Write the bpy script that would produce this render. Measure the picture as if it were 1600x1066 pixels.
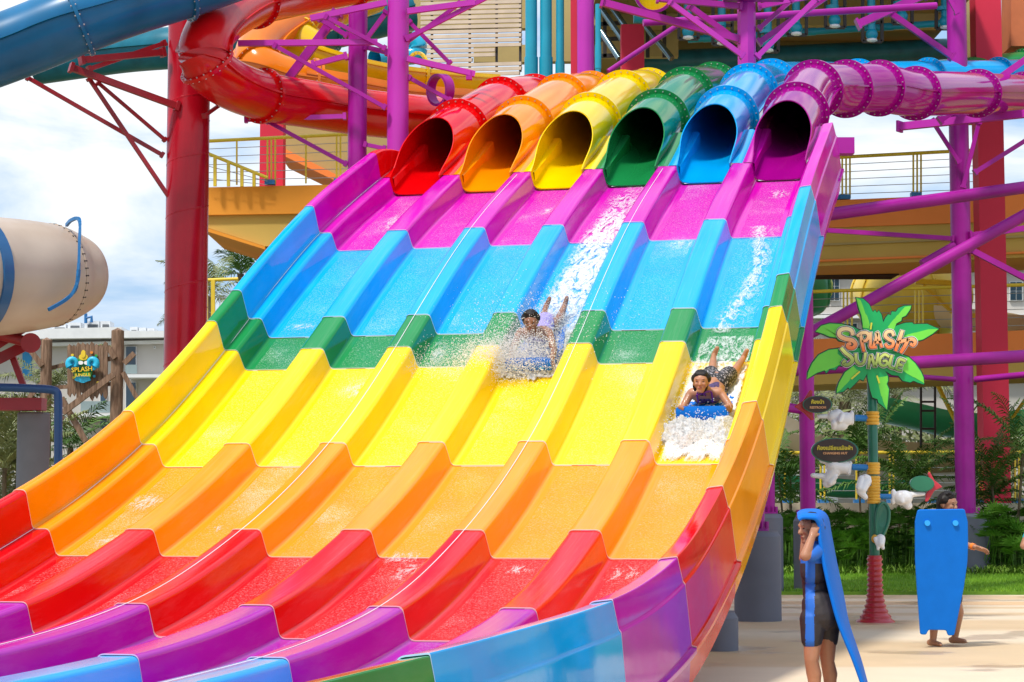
import bpy, bmesh, math, random
from mathutils import Vector, Matrix, noise
random.seed(7)
for o in list(bpy.data.objects): bpy.data.objects.remove(o)
sc = bpy.context.scene
C = sc.collection
R = math.radians
# ---------------------------------------------------------------- camera
PITCH = R(4.7721); HC = 1.4; FPX = 3181.138
cam = bpy.data.cameras.new('camera'); camo = bpy.data.objects.new('camera', cam); C.objects.link(camo)
cam.sensor_width = 36; cam.lens = FPX/1600*36; cam.clip_end = 3000; cam.clip_start = .1
camo.location = (0, 0, HC); camo.rotation_euler = (math.pi/2+PITCH, 0, 0)
sc.camera = camo
sc.render.resolution_x = 1024; sc.render.resolution_y = 682
# ---------------------------------------------------------------- world, sun, exposure
SUN = Vector((-.32, -.42, .85)).normalized()
w = bpy.data.worlds.new('World'); sc.world = w; w.use_nodes = True
nt = w.node_tree; nd = nt.nodes; lk = nt.links; nd.clear()
out = nd.new('ShaderNodeOutputWorld'); bg = nd.new('ShaderNodeBackground'); bg.inputs[1].default_value = .105
sky = nd.new('ShaderNodeTexSky'); sky.sky_type = 'NISHITA'; sky.sun_disc = False
sky.sun_elevation = math.asin(SUN.z); sky.sun_rotation = math.atan2(SUN.x, SUN.y)
sky.air_density = 1.2; sky.dust_density = 2.0; sky.ozone_density = 1.5
tc = nd.new('ShaderNodeTexCoord'); mp = nd.new('ShaderNodeMapping'); mp.inputs['Scale'].default_value = (2.2, 2.2, 7.5)
mp.inputs['Location'].default_value = (.3, .1, .35)
n1 = nd.new('ShaderNodeTexNoise'); n1.inputs['Scale'].default_value = 2.1; n1.inputs['Detail'].default_value = 7; n1.inputs['Roughness'].default_value = .55
n1.inputs['Distortion'].default_value = .5
rp = nd.new('ShaderNodeValToRGB'); rp.color_ramp.elements[0].position = .40; rp.color_ramp.elements[1].position = .60
rp.color_ramp.elements[0].color = (.12, .12, .12, 1); rp.color_ramp.elements[1].color = (1, 1, 1, 1)
mx = nd.new('ShaderNodeMix'); mx.data_type = 'RGBA'
sb = nd.new('ShaderNodeMix'); sb.data_type = 'RGBA'; sb.inputs[0].default_value = .55
lk.new(tc.outputs['Generated'], mp.inputs[0]); lk.new(mp.outputs[0], n1.inputs['Vector']); lk.new(n1.outputs[0], rp.inputs[0])
lk.new(sky.outputs[0], sb.inputs[6]); sb.inputs[7].default_value = (3.0, 5.7, 9.8, 1)
lk.new(rp.outputs[0], mx.inputs[0]); lk.new(sb.outputs[2], mx.inputs[6]); mx.inputs[7].default_value = (8.6, 8.9, 9.2, 1)
lk.new(mx.outputs[2], bg.inputs[0]); lk.new(bg.outputs[0], out.inputs[0])
sl = bpy.data.lights.new('sun', 'SUN'); sl.energy = 3.3; sl.angle = R(7); sl.color = (1, .95, .87)
so = bpy.data.objects.new('sun', sl); C.objects.link(so); so.rotation_euler = SUN.to_track_quat('Z', 'Y').to_euler()
sc.view_settings.view_transform = 'Standard'; sc.view_settings.look = 'None'; sc.view_settings.gamma = 1
sc.view_settings.exposure = .24
sc.render.engine = 'CYCLES'
sc.cycles.max_bounces = 8; sc.cycles.transparent_max_bounces = 12

# ---------------------------------------------------------------- helpers
def ray(u, v):
    x = (u-800)/FPX; up = (533-v)/FPX; c, s = math.cos(PITCH), math.sin(PITCH)
    return Vector((x, c-up*s, s+up*c))
def W(u, v, Y):
    r = ray(u, v); return Vector((0, 0, HC)) + r*(Y/r.y)
def srgb(r, g, b):
    f = lambda x: (x/255/12.92) if x/255 <= .04045 else ((x/255+.055)/1.055)**2.4
    return (f(r), f(g), f(b))
MATS = {}
def mat(name, col, rough=.5, coat=0., var=.08, scale=3., bump=0., bscale=20., metal=0., col2=None, spec=.5, stretch=None, rvar=0., detail=4, thr=None, trans=0.):
    if name in MATS: return MATS[name]
    m = bpy.data.materials.new(name); m.use_nodes = True; t = m.node_tree; n = t.nodes; l = t.links
    b = n['Principled BSDF']; tc = n.new('ShaderNodeTexCoord'); mp = n.new('ShaderNodeMapping'); l.new(tc.outputs['Object'], mp.inputs[0])
    if stretch: mp.inputs['Scale'].default_value = stretch
    no = n.new('ShaderNodeTexNoise'); no.inputs['Scale'].default_value = scale; no.inputs['Detail'].default_value = detail
    l.new(mp.outputs[0], no.inputs['Vector'])
    rp = n.new('ShaderNodeValToRGB'); a, c = (thr or (.3, .7)); rp.color_ramp.elements[0].position = a; rp.color_ramp.elements[1].position = c
    l.new(no.outputs[0], rp.inputs[0])
    k1 = tuple(x*(1-var) for x in col); k2 = col2 or tuple(min(1, x*(1+var)+var*.01) for x in col)
    rp.color_ramp.elements[0].color = (*k1, 1); rp.color_ramp.elements[1].color = (*k2, 1)
    l.new(rp.outputs[0], b.inputs['Base Color'])
    b.inputs['Roughness'].default_value = rough; b.inputs['Metallic'].default_value = metal
    b.inputs['Coat Weight'].default_value = coat; b.inputs['Coat Roughness'].default_value = .04
    b.inputs['Specular IOR Level'].default_value = spec
    if trans: b.inputs['Transmission Weight'].default_value = trans
    if rvar:
        mr = n.new('ShaderNodeMapRange'); l.new(no.outputs[0], mr.inputs[0]); mr.inputs[3].default_value = max(0, rough-rvar); mr.inputs[4].default_value = rough+rvar
        l.new(mr.outputs[0], b.inputs['Roughness'])
    if bump:
        n2 = n.new('ShaderNodeTexNoise'); n2.inputs['Scale'].default_value = bscale; n2.inputs['Detail'].default_value = 5
        l.new(mp.outputs[0], n2.inputs['Vector']); bu = n.new('ShaderNodeBump'); bu.inputs['Strength'].default_value = bump; bu.inputs['Distance'].default_value = .02
        l.new(n2.outputs[0], bu.inputs['Height']); l.new(bu.outputs[0], b.inputs['Normal'])
        if coat: l.new(bu.outputs[0], b.inputs['Coat Normal'])
    MATS[name] = m; return m

def tag(o, label=None, cat=None, group=None, kind=None):
    if label: o['label'] = label
    if cat: o['category'] = cat
    if group: o['group'] = group
    if kind: o['kind'] = kind
    return o
def empty(name, loc=(0, 0, 0), label=None, cat=None, group=None):
    o = bpy.data.objects.new(name, None); o.empty_display_size = .1; C.objects.link(o); o.location = loc
    return tag(o, label, cat, group)

class MB:
    def __init__(s): s.v = []; s.f = []; s.mi = []; s.m = 0
    def add(s, vs, fs):
        b = len(s.v); s.v += [Vector(x) for x in vs]; s.f += [[b+i for i in f] for f in fs]; s.mi += [s.m]*len(fs); return s
    def grid(s, rows, closed=False, flip=False):
        n = len(rows[0]); vs = [p for r in rows for p in r]; fs = []
        for i in range(len(rows)-1):
            for j in range(n if closed else n-1):
                a, b2, c, d = i*n+j, i*n+(j+1) % n, (i+1)*n+(j+1) % n, (i+1)*n+j
                fs.append([a, d, c, b2] if flip else [a, b2, c, d])
        return s.add(vs, fs)
    def box(s, c, size, M=None):
        x, y, z = [a/2 for a in size]; c = Vector(c)
        vs = [Vector((i*x, j*y, k*z)) for k in (-1, 1) for j in (-1, 1) for i in (-1, 1)]
        if M is not None: vs = [M @ v for v in vs]
        return s.add([v+c for v in vs], [[0, 2, 3, 1], [4, 5, 7, 6], [0, 1, 5, 4], [2, 6, 7, 3], [0, 4, 6, 2], [1, 3, 7, 5]])
    def quadbox(s, a, b, wid, hei, up=Vector((0, 0, 1))):
        a = Vector(a); b = Vector(b); d = (b-a).normalized(); sd = d.cross(up)
        if sd.length < 1e-3: sd = d.cross(Vector((0, 1, 0)))
        sd.normalize(); u = sd.cross(d)
        vs = []
        for p in (a, b):
            for i, j in ((-1, -1), (1, -1), (1, 1), (-1, 1)): vs.append(p+sd*i*wid/2+u*j*hei/2)
        return s.add(vs, [[3, 2, 1, 0], [4, 5, 6, 7], [0, 1, 5, 4], [1, 2, 6, 5], [2, 3, 7, 6], [3, 0, 4, 7]])
    def cyl(s, a, b, r0, r1=None, n=16, caps=True):
        r1 = r0 if r1 is None else r1; a = Vector(a); b = Vector(b); d = (b-a).normalized()
        sd = d.orthogonal().normalized(); u = d.cross(sd)
        ra = [a+(sd*math.cos(q)+u*math.sin(q))*r0 for q in [2*math.pi*i/n for i in range(n)]]
        rb = [b+(sd*math.cos(q)+u*math.sin(q))*r1 for q in [2*math.pi*i/n for i in range(n)]]
        s.grid([ra, rb], closed=True)
        if caps:
            s.add(ra, [list(range(n))[::-1]]); s.add(rb, [list(range(n))])
        return s
    def sweep(s, pts, rad, n=20, a0=0, a1=None, caps=False, up=Vector((0, 0, 1)), inner=None):
        """tube around pts; a0..a1 in radians measured from straight down"""
        pts = [Vector(p) for p in pts]; N = len(pts); rows = []
        rr = rad if isinstance(rad, (list, tuple)) else [rad]*N
        closed = a1 is None
        for i, p in enumerate(pts):
            d = (pts[min(i+1, N-1)]-pts[max(i-1, 0)]).normalized(); sd = d.cross(up)
            if sd.length < 1e-3: sd = d.cross(Vector((0, 1, 0)))
            sd.normalize(); u = sd.cross(d)
            m = n if closed else n+1
            rows.append([p+(sd*math.sin(q)-u*math.cos(q))*rr[i] for q in [(2*math.pi*j/n if closed else a0+(a1-a0)*j/n) for j in range(m)]])
        s.grid(rows, closed=closed, flip=True)
        if caps:
            s.add(rows[0], [list(range(len(rows[0])))]); s.add(rows[-1], [list(range(len(rows[0])))[::-1]])
        return s
    def ellip(s, c, r, M=None, nu=16, nv=10):
        c = Vector(c); r = r if isinstance(r, (tuple, list)) else (r, r, r); rows = []
        for i in range(nv+1):
            th = math.pi*i/nv
            row = [Vector((r[0]*math.sin(th)*math.cos(p), r[1]*math.sin(th)*math.sin(p), r[2]*math.cos(th))) for p in [2*math.pi*j/nu for j in range(nu)]]
            rows.append([(M @ v if M is not None else v)+c for v in row])
        return s.grid(rows, closed=True, flip=True)
    def prism(s, pts, d):
        """pts: planar 3D outline, d: extrusion vector"""
        n = len(pts); a = [Vector(p) for p in pts]; d = Vector(d); b = [p+d for p in a]
        s.add(a+b, [list(range(n)), [n+i for i in range(n)][::-1]]+[[i, n+i, n+(i+1) % n, (i+1) % n] for i in range(n)]); return s
    def lathe(s, c, prof, n=28):
        c = Vector(c); rows = [[c+Vector((r*math.cos(q), r*math.sin(q), z)) for q in [2*math.pi*j/n for j in range(n)]] for r, z in prof]
        return s.grid(rows, closed=True)
    def ring(s, c, d, ri, ro, th, n=32, bolts=0, bm=None):
        c = Vector(c); d = Vector(d).normalized(); sd = d.cross(Vector((0, 0, 1))).normalized(); u = sd.cross(d)
        P = lambda q, r, o: c+(sd*math.cos(q)+u*math.sin(q))*r+d*o
        qs = [2*math.pi*i/n for i in range(n)]
        s.grid([[P(q, r, o) for q in qs] for r, o in ((ri, -th/2), (ro, -th/2), (ro, th/2), (ri, th/2), (ri, -th/2))], closed=True)
        if bolts:
            om = s.m
            if bm is not None: s.m = bm
            for i in range(bolts):
                q = 2*math.pi*(i+.5)/bolts; rm = (ri+ro)/2+.006
                s.cyl(P(q, rm, -th/2-.016), P(q, rm, th/2+.016), .011, n=6)
            s.m = om
        return s
    def build(s, name, m, parent=None, smooth=False, loc=None, auto=None, recalc=False):
        me = bpy.data.meshes.new(name); o = bpy.data.objects.new(name, me)
        vs = s.v
        if parent is not None:
            loc = None
            iv = WM[parent.name].inverted() if parent.name in WM else Matrix.Translation(-parent.location)
            vs = [iv @ v for v in vs]
        elif loc is not None:
            loc = Vector(loc); vs = [v-loc for v in vs]; o.location = loc
        me.from_pydata([tuple(v) for v in vs], [], s.f)
        for mm in (m if isinstance(m, (list, tuple)) else [m]): me.materials.append(mm)
        me.polygons.foreach_set('material_index', s.mi)
        if recalc or True:
            b = bmesh.new(); b.from_mesh(me)
            if recalc: bmesh.ops.remove_doubles(b, verts=b.verts, dist=1e-5); bmesh.ops.recalc_face_normals(b, faces=b.faces)
            b.to_mesh(me); b.free()
        if smooth:
            me.polygons.foreach_set('use_smooth', [True]*len(me.polygons))
            if auto:
                try: me.set_sharp_from_angle(angle=R(auto))
                except Exception: pass
        me.update(); C.objects.link(o)
        if parent is not None: o.parent = parent
        return o
WM = {}     # world matrices of children/empties that parent things
def frame_empty(name, M, **kw):
    o = empty(name, (0, 0, 0), **kw); o.matrix_world = M; WM[o.name] = M.copy(); return o
def catmull(P, n=8):
    P = [Vector(p) for p in P]; o = []
    for i in range(len(P)-1):
        p0 = P[max(i-1, 0)]; p1 = P[i]; p2 = P[i+1]; p3 = P[min(i+2, len(P)-1)]
        for k in range(n):
            t = k/n; o.append(.5*((2*p1)+(p2-p0)*t+(2*p0-5*p1+4*p2-p3)*t*t+(3*p1-p0-3*p2+p3)*t**3))
    o.append(P[-1]); return o
def pxm(w, Y): return w/FPX*Y

# ---------------------------------------------------------------- colours
COL = {'magenta': (.60, .003, .40), 'purple': (.44, .002, .38), 'blue': (.0005, .37, .80), 'green': (.010, .23, .06), 'yellow': (.95, .64, .0),
       'orange': (.95, .30, .001), 'red': (.76, .001, .003)}
def streaks(m, amt=.16, pale=.10):
    t = m.node_tree; n = t.nodes; l = t.links; b = n['Principled BSDF']
    if 'streak' in n: return m
    src = b.inputs['Base Color'].links[0].from_socket; tc = n.new('ShaderNodeTexCoord'); tc.name = 'streak'
    mr0 = n.new('ShaderNodeMapping'); mr0.inputs['Rotation'].default_value = (0, 0, R(14.088)); l.new(tc.outputs['Object'], mr0.inputs[0]); mp = n.new('ShaderNodeMapping'); mp.inputs['Scale'].default_value = (11, .30, .35); l.new(mr0.outputs[0], mp.inputs[0])
    no = n.new('ShaderNodeTexNoise'); no.inputs['Scale'].default_value = 1.6; no.inputs['Detail'].default_value = 7; no.inputs['Roughness'].default_value = .62; l.new(mp.outputs[0], no.inputs['Vector'])
    a = n.new('ShaderNodeMapRange'); a.inputs[1].default_value = .3; a.inputs[2].default_value = .7; a.inputs[3].default_value = 1-amt; a.inputs[4].default_value = 1+amt*.5; l.new(no.outputs[0], a.inputs[0])
    x = n.new('ShaderNodeMix'); x.data_type = 'RGBA'; x.blend_type = 'MULTIPLY'; x.inputs[0].default_value = 1; l.new(src, x.inputs[6]); l.new(a.outputs[0], x.inputs[7])
    n2 = n.new('ShaderNodeTexNoise'); n2.inputs['Scale'].default_value = 3.1; n2.inputs['Detail'].default_value = 8; n2.inputs['Roughness'].default_value = .7; l.new(mp.outputs[0], n2.inputs['Vector'])
    c = n.new('ShaderNodeMapRange'); c.inputs[1].default_value = .5; c.inputs[2].default_value = .75; c.inputs[4].default_value = pale; l.new(n2.outputs[0], c.inputs[0])
    y = n.new('ShaderNodeMix'); y.data_type = 'RGBA'; l.new(c.outputs[0], y.inputs[0]); l.new(x.outputs[2], y.inputs[6]); y.inputs[7].default_value = (.8, .78, .76, 1)
    l.new(y.outputs[2], b.inputs['Base Color']); return m
def fibre(c):
    return streaks(mat('gelcoat_'+c, COL[c], rough=.15, coat=.0, var=.05, scale=1.3, bump=.05, bscale=2.5, rvar=.05, spec=.22), .08, .06)
def tubemat(c):
    return mat('gelcoat_tube_'+c, tuple(x*(.55 if c == 'magenta' else .9) for x in COL[c]), rough=.08, coat=.0, var=.05, scale=1.3, bump=.05, bscale=1.4, rvar=.03, spec=.22)
def fibrewall(c):
    return streaks(mat('gelcoat_wall_'+c, COL[c], rough=.07, coat=.0, var=.08, scale=1.3, bump=.10, bscale=1.6, rvar=.03, spec=.10), .08, .04)
def wetfloor(c):
    k = 'wet_'+c
    if k in MATS: return MATS[k]
    m = mat(k, COL[c], rough=.20, coat=.0, spec=.16, var=.06, scale=2, bump=.55, bscale=42, stretch=(1.4, 1, 1))
    t = m.node_tree; n = t.nodes; l = t.links; b = n['Principled BSDF']
    rp = [x for x in n if x.type == 'VALTORGB'][0]; tc = [x for x in n if x.type == 'TEX_COORD'][0]
    # tiny broken bubbles carried by the sheet of water, then painted glints
    no = n.new('ShaderNodeTexNoise'); no.inputs['Scale'].default_value = 85; no.inputs['Detail'].default_value = 2; l.new(tc.outputs['Object'], no.inputs['Vector'])
    n3 = n.new('ShaderNodeTexNoise'); n3.inputs['Scale'].default_value = 1.1; n3.inputs['Detail'].default_value = 3; l.new(tc.outputs['Object'], n3.inputs['Vector'])
    ma = n.new('ShaderNodeMath'); ma.operation = 'MULTIPLY'; l.new(no.outputs[0], ma.inputs[0]); l.new(n3.outputs[0], ma.inputs[1])
    r2 = n.new('ShaderNodeValToRGB'); r2.color_ramp.elements[0].position = .32; r2.color_ramp.elements[1].position = .42
    l.new(ma.outputs[0], r2.inputs[0]); mxx = n.new('ShaderNodeMix'); mxx.data_type = 'RGBA'
    mv = n.new('ShaderNodeMath'); mv.operation = 'MULTIPLY'; mv.inputs[1].default_value = .4; l.new(r2.outputs[0], mv.inputs[0])
    n4 = n.new('ShaderNodeTexNoise'); n4.inputs['Scale'].default_value = 55; n4.inputs['Detail'].default_value = 3; n4.inputs['Roughness'].default_value = .7; l.new(tc.outputs['Object'], n4.inputs['Vector'])
    m4 = n.new('ShaderNodeMapRange'); m4.inputs[1].default_value = .50; m4.inputs[2].default_value = .72; m4.inputs[4].default_value = .24; l.new(n4.outputs[0], m4.inputs[0])  # finer speckle: glints off the wet floor mixed into the base colour
    mq = n.new('ShaderNodeMath'); mq.operation = 'MAXIMUM'; l.new(mv.outputs[0], mq.inputs[0]); l.new(m4.outputs[0], mq.inputs[1]); mv = mq
    l.new(mv.outputs[0], mxx.inputs[0]); l.new(rp.outputs[0], mxx.inputs[6]); mxx.inputs[7].default_value = (.85, .85, .85, 1)
    l.new(mxx.outputs[2], b.inputs['Base Color']); return m
M_purple = mat('painted_steel_purple', (.34, .008, .27), rough=.34, coat=.03, spec=.3, var=.2, scale=1.3, rvar=.1)
M_purple_l = mat('painted_steel_orchid', (.48, .03, .40), rough=.4, coat=.05, spec=.3, var=.10, scale=.8)
M_redsteel = mat('painted_steel_red', (.42, .002, .014), rough=.24, coat=.05, spec=.35, var=.28, scale=1.1, rvar=.1, bump=.05, bscale=1.2)
M_redstrut = mat('painted_strut_red', (.32, .01, .02), rough=.4, var=.15)
M_seam = mat('seam_sealant', (.82, .78, .80), rough=.4)
M_bolt = mat('bolt_heads', (.55, .5, .5), rough=.35, metal=.6)
M_concrete = mat('painted_concrete_grey', (.135, .145, .19), rough=.7, var=.08, scale=2)
M_yellowrail = mat('painted_rail_yellow', (.72, .52, .03), rough=.4)
M_orangewall = mat('painted_render_orange', (.85, .24, .045), rough=.75, var=.08, scale=.6)
M_orangebeam = mat('painted_beam_orange', (.80, .30, .02), rough=.75, var=.10, scale=.7)
M_olive = mat('painted_soffit_ochre', (.56, .37, .08), rough=.8, var=.1, scale=.5)
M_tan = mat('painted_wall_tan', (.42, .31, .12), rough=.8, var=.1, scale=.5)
M_redwall = mat('painted_pillar_red', (.60, .012, .05), rough=.7, var=.07, scale=.6)
M_teal = mat('teal_pipe_plastic', (.008, .30, .44), rough=.35, var=.12, scale=1.5)
M_cable = mat('steel_cable', (.35, .38, .42), rough=.4, metal=.6)
M_bluebase = mat('painted_blue_block', (.02, .16, .42), rough=.5)
M_mat = mat('foam_mat_blue', (.0, .15, .62), rough=.6, spec=.2, var=.05, scale=6, bump=.08, bscale=120)
M_matdot = mat('foam_mat_plug', (.02, .36, .85), rough=.5)
M_white = mat('white_gloss_plastic', (.86, .85, .86), rough=.3, coat=.3, var=.03)
M_wood = mat('weathered_wood', (.20, .105, .055), rough=.85, var=.45, scale=5, stretch=(6, 6, .7), bump=.6, bscale=12, col2=(.32, .2, .13))
M_black = mat('black_paint', (.012, .012, .012), rough=.4)
M_dark = mat('dark_steel', (.03, .022, .02), rough=.6)

# ---------------------------------------------------------------- setting: ground
def ground_mat():
    m = bpy.data.materials.new('printed_concrete'); m.use_nodes = True; t = m.node_tree; n = t.nodes; l = t.links; b = n['Principled BSDF']
    tc = n.new('ShaderNodeTexCoord'); mp = n.new('ShaderNodeMapping'); mp.inputs['Scale'].default_value = (.010, .060, 1); mp.inputs['Rotation'].default_value = (0, 0, .03)
    l.new(tc.outputs['Object'], mp.inputs[0])
    no = n.new('ShaderNodeTexNoise'); no.inputs['Scale'].default_value = 2.2; no.inputs['Detail'].default_value = 1; no.inputs['Distortion'].default_value = .4; l.new(mp.outputs[0], no.inputs['Vector'])
    rp = n.new('ShaderNodeValToRGB'); rp.color_ramp.interpolation = 'LINEAR'; e = rp.color_ramp.elements
    A = (.70, .58, .42, 1); B = (.68, .46, .26, 1); D = (.62, .46, .28, 1)
    e[0].position = .40; e[0].color = B; e[1].position = .415; e[1].color = A
    for p, c in ((.47, A), (.485, D), (.54, D), (.555, A), (.60, A), (.615, B)):
        x = e.new(p); x.color = c
    l.new(no.outputs[0], rp.inputs[0])
    n2 = n.new('ShaderNodeTexNoise'); n2.inputs['Scale'].default_value = 1.4; n2.inputs['Detail'].default_value = 9; l.new(tc.outputs['Object'], n2.inputs['Vector'])
    mr = n.new('ShaderNodeMapRange'); mr.inputs[3].default_value = .86; mr.inputs[4].default_value = 1.12; l.new(n2.outputs[0], mr.inputs[0])
    mm = n.new('ShaderNodeMix'); mm.data_type = 'RGBA'; mm.blend_type = 'MULTIPLY'; mm.inputs[0].default_value = 1; l.new(rp.outputs[0], mm.inputs[6]); l.new(mr.outputs[0], mm.inputs[7])
    l.new(mm.outputs[2], b.inputs['Base Color']); n5 = n.new('ShaderNodeTexNoise'); n5.inputs['Scale'].default_value = .55; n5.inputs['Detail'].default_value = 6; l.new(tc.outputs['Object'], n5.inputs['Vector']); m5 = n.new('ShaderNodeMapRange'); m5.inputs[1].default_value = .56; m5.inputs[2].default_value = .60; m5.inputs[3].default_value = 1; m5.inputs[4].default_value = .90; l.new(n5.outputs[0], m5.inputs[0])
    m6 = n.new('ShaderNodeMix'); m6.data_type = 'RGBA'; m6.blend_type = 'MULTIPLY'; m6.inputs[0].default_value = 1; l.new(mm.outputs[2], m6.inputs[6]); l.new(m5.outputs[0], m6.inputs[7]); l.new(m6.outputs[2], b.inputs['Base Color'])
    m7 = n.new('ShaderNodeMapRange'); m7.inputs[1].default_value = .90; m7.inputs[2].default_value = 1; m7.inputs[3].default_value = .28; m7.inputs[4].default_value = .65; l.new(m5.outputs[0], m7.inputs[0]); l.new(m7.outputs[0], b.inputs['Roughness'])
    n3 = n.new('ShaderNodeTexNoise'); n3.inputs['Scale'].default_value = 70; l.new(tc.outputs['Object'], n3.inputs['Vector'])
    bu = n.new('ShaderNodeBump'); bu.inputs['Strength'].default_value = .25; bu.inputs['Distance'].default_value = .01; l.new(n3.outputs[0], bu.inputs['Height']); l.new(bu.outputs[0], b.inputs['Normal'])
    return m
g = MB(); g.add([(-900, -60, 0), (900, -60, 0), (900, 1800, 0), (-900, 1800, 0)], [[0, 1, 2, 3]])
tag(g.build('ground', mat('bare_earth', (.16, .15, .08), rough=.9, var=.2, scale=.3)), kind='structure')
g = MB(); g.add([(-6.5, -6, .004), (30, -6, .004), (30, 34.2, .004), (-6.5, 34.2, .004)], [[0, 1, 2, 3]])
tag(g.build('plaza', ground_mat()), kind='structure')
g = MB(); g.add([(-3, 34.2, .06), (30, 34.2, .06), (30, 47, .06), (-3, 47, .06), (-3, 34.2, 0), (30, 34.2, 0)], [[0, 1, 2, 3], [4, 5, 1, 0]])
tag(g.build('lawn', mat('lawn_turf', (.09, .22, .010), rough=.9, var=.3, scale=3, col2=(.17, .33, .02))), kind='structure')
# grass blades
def leafmat(name, a, b): return mat(name, a, rough=.5, var=.25, scale=2.2, col2=b, spec=.3)
M_grass = leafmat('grass_blades', (.12, .30, .015), (.24, .44, .03))
g = MB()
for i in range(30000):
    x = random.uniform(3.8, 13); y = 34.2+random.random()**1.3*9; h = random.uniform(.03, .07)*(1+(y-34)*.03); a = random.uniform(0, 6.28)
    dx, dy = math.cos(a)*.010, math.sin(a)*.010; lx, ly = random.uniform(-.02, .02), random.uniform(-.02, .02)
    g.add([(x-dx, y-dy, .06), (x+dx, y+dy, .06), (x+lx, y+ly, .06+h)], [[0, 1, 2]])
tag(g.build('lawn_grass', M_grass), 'short bright green lawn grass behind the sandy plaza', 'grass', kind='stuff')

# ================================================================ RAINBOW SLIDE
YAW = R(14.088); X0 = -8.41
PT = [(-1, .43), (5, .43), (6.5, .43), (8, .432), (9.5, .445), (11.92, .49), (14.29, .69), (16.61, 1.23), (18.88, 2.05), (21.04, 3.16), (21.76, 3.59), (24.15, 4.90), (26.66, 6.00), (28.9, 6.93)]
def pchip(P):
    n = len(P); h = [P[i+1][0]-P[i][0] for i in range(n-1)]; d = [(P[i+1][1]-P[i][1])/h[i] for i in range(n-1)]
    m = [d[0]]+[0 if d[i-1]*d[i] <= 0 else 2/(1/d[i-1]+1/d[i]) for i in range(1, n-1)]+[d[-1]]
    def f(x):
        i = 0
        while i < n-2 and x > P[i+1][0]: i += 1
        s = (x-P[i][0])/h[i]
        return (2*s**3-3*s*s+1)*P[i][1]+(s**3-2*s*s+s)*h[i]*m[i]+(-2*s**3+3*s*s)*P[i+1][1]+(s**3-s*s)*h[i]*m[i+1]
    return f
ZT = pchip(PT)
# smooth the profile a little so the facets of the fit do not show
def zt(t): return (ZT(t-.8)+2*ZT(t-.4)+3*ZT(t)+2*ZT(t+.4)+ZT(t+.8))/9 if t < 27 else ZT(t)
def slope(t): return math.atan((zt(t+.05)-zt(t-.05))/.1)
CX = Vector((math.cos(YAW), -math.sin(YAW), 0)); TX = Vector((math.sin(YAW), math.cos(YAW), 0)); UZ = Vector((0, 0, 1))
def L3(c, t, z): return CX*(c+X0)+TX*t+UZ*z
def S(c, t, h):
    a = slope(t); return L3(c, t-h*math.sin(a), zt(t)+h*math.cos(a))
def fillet(P, r, n=5):
    o = [P[0]]
    for i in range(1, len(P)-1):
        p = Vector(P[i]).to_2d(); a = Vector(P[i-1]).to_2d()-p; b = Vector(P[i+1]).to_2d()-p
        ri = r[i] if isinstance(r, list) else r
        if ri == 0: o.append(P[i]); continue
        d = min(ri, a.length*.45, b.length*.45); q0 = p+a.normalized()*d; q1 = p+b.normalized()*d
        for k in range(n+1):
            t = k/n; q = q0*(1-t)**2+p*2*t*(1-t)+q1*t*t; o.append((q.x, q.y))
    o.append(P[-1]); return o
SEC = [('green', 3.2, 8.08), ('blue', 8.08, 11.92), ('purple', 11.92, 14.29), ('red', 14.29, 16.61), ('orange', 16.61, 18.88), ('yellow', 18.88, 21.04),
       ('green', 21.04, 21.76), ('blue', 21.76, 24.15), ('magenta', 24.15, 26.66)]
slide = empty('water_slide', L3(3, 10, 0), 'six lane mat racing slide in rainbow bands under a row of coloured tubes', 'water slide')
POLY_DIV = fillet([(-.42, -.25), (-.325, -.25), (-.275, 0), (0, 0), (.045, -.25), (.14, -.25)], .045)
POLY_L = fillet([(-.335, -.1), (-.325, .30), (-.30, .36), (-.18, .36), (-.158, 0), (0, 0), (.045, -.25), (.14, -.25)], [0, 0, .03, .05, .035, .045, .045, 0])
POLY_R = fillet([(5.58, -.25), (5.675, -.25), (5.725, 0), (5.868, 0), (5.89, .36), (6.035, .378), (6.07, .20), (6.085, .185), (6.12, -.255), (6.155, -.262), (6.155, -.30), (6.11, -.31), (6.09, -.55)], [0, .045, .045, .035, .04, .012, .01, .01, .006, .004, .004, .004, 0])
POLY_F = [(.14, -.25), (.36, -.25), (.58, -.25)]
def strip(poly, off, t0, t1, lip=True):
    mb = MB(); n = max(4, int((t1-t0)/.11)); rows = []
    for i in range(n+1):
        t = t1+(t0-t)*0 if False else t0+(t1-t0)*i/n
        dh = .010*(1-i/n)
        rows.append([S(c+off, t, h+dh) for c, h in poly])
    mb.grid(rows)
    if lip:
        mb.m = 1
        e = [S(c+off, t0, h+.0115) for c, h in poly]; e2 = [S(c+off, t0+.006, h+.0115) for c, h in poly]; b = [S(c+off, t0, h+.004) for c, h in poly]
        mb.grid([b, e, e2])
    return mb
for i, (cn, t0, t1) in enumerate(SEC):
    ed = mat('edge_'+cn, tuple(.45+.5*x for x in COL[cn]), rough=.4); fm = [fibre(cn), ed]; wm = [wetfloor(cn), ed]
    fl = MB()
    for k in range(6):
        q = strip(POLY_F, k, t0, t1); b = len(fl.v); fl.v += q.v; fl.f += [[b+x for x in f] for f in q.f]; fl.mi += q.mi
    sec = fl.build('lane_section', wm, slide, smooth=True, auto=50)
    WM[sec.name] = WM.get(sec.name, Matrix.Translation(slide.location))
    for k in range(1, 6): strip(POLY_DIV, k, t0, t1).build('lane_divider', fm, sec, smooth=True, auto=50)
    strip(POLY_L, 0, t0, t1).build('side_wall', [fibrewall(cn), ed], sec, smooth=True, auto=50)
    strip(POLY_R, 0, t0, t1).build('side_wall', [fibrewall(cn), ed], sec, smooth=True, auto=35)
    sec['label'] = cn+' band of the wet lanes' 
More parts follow.
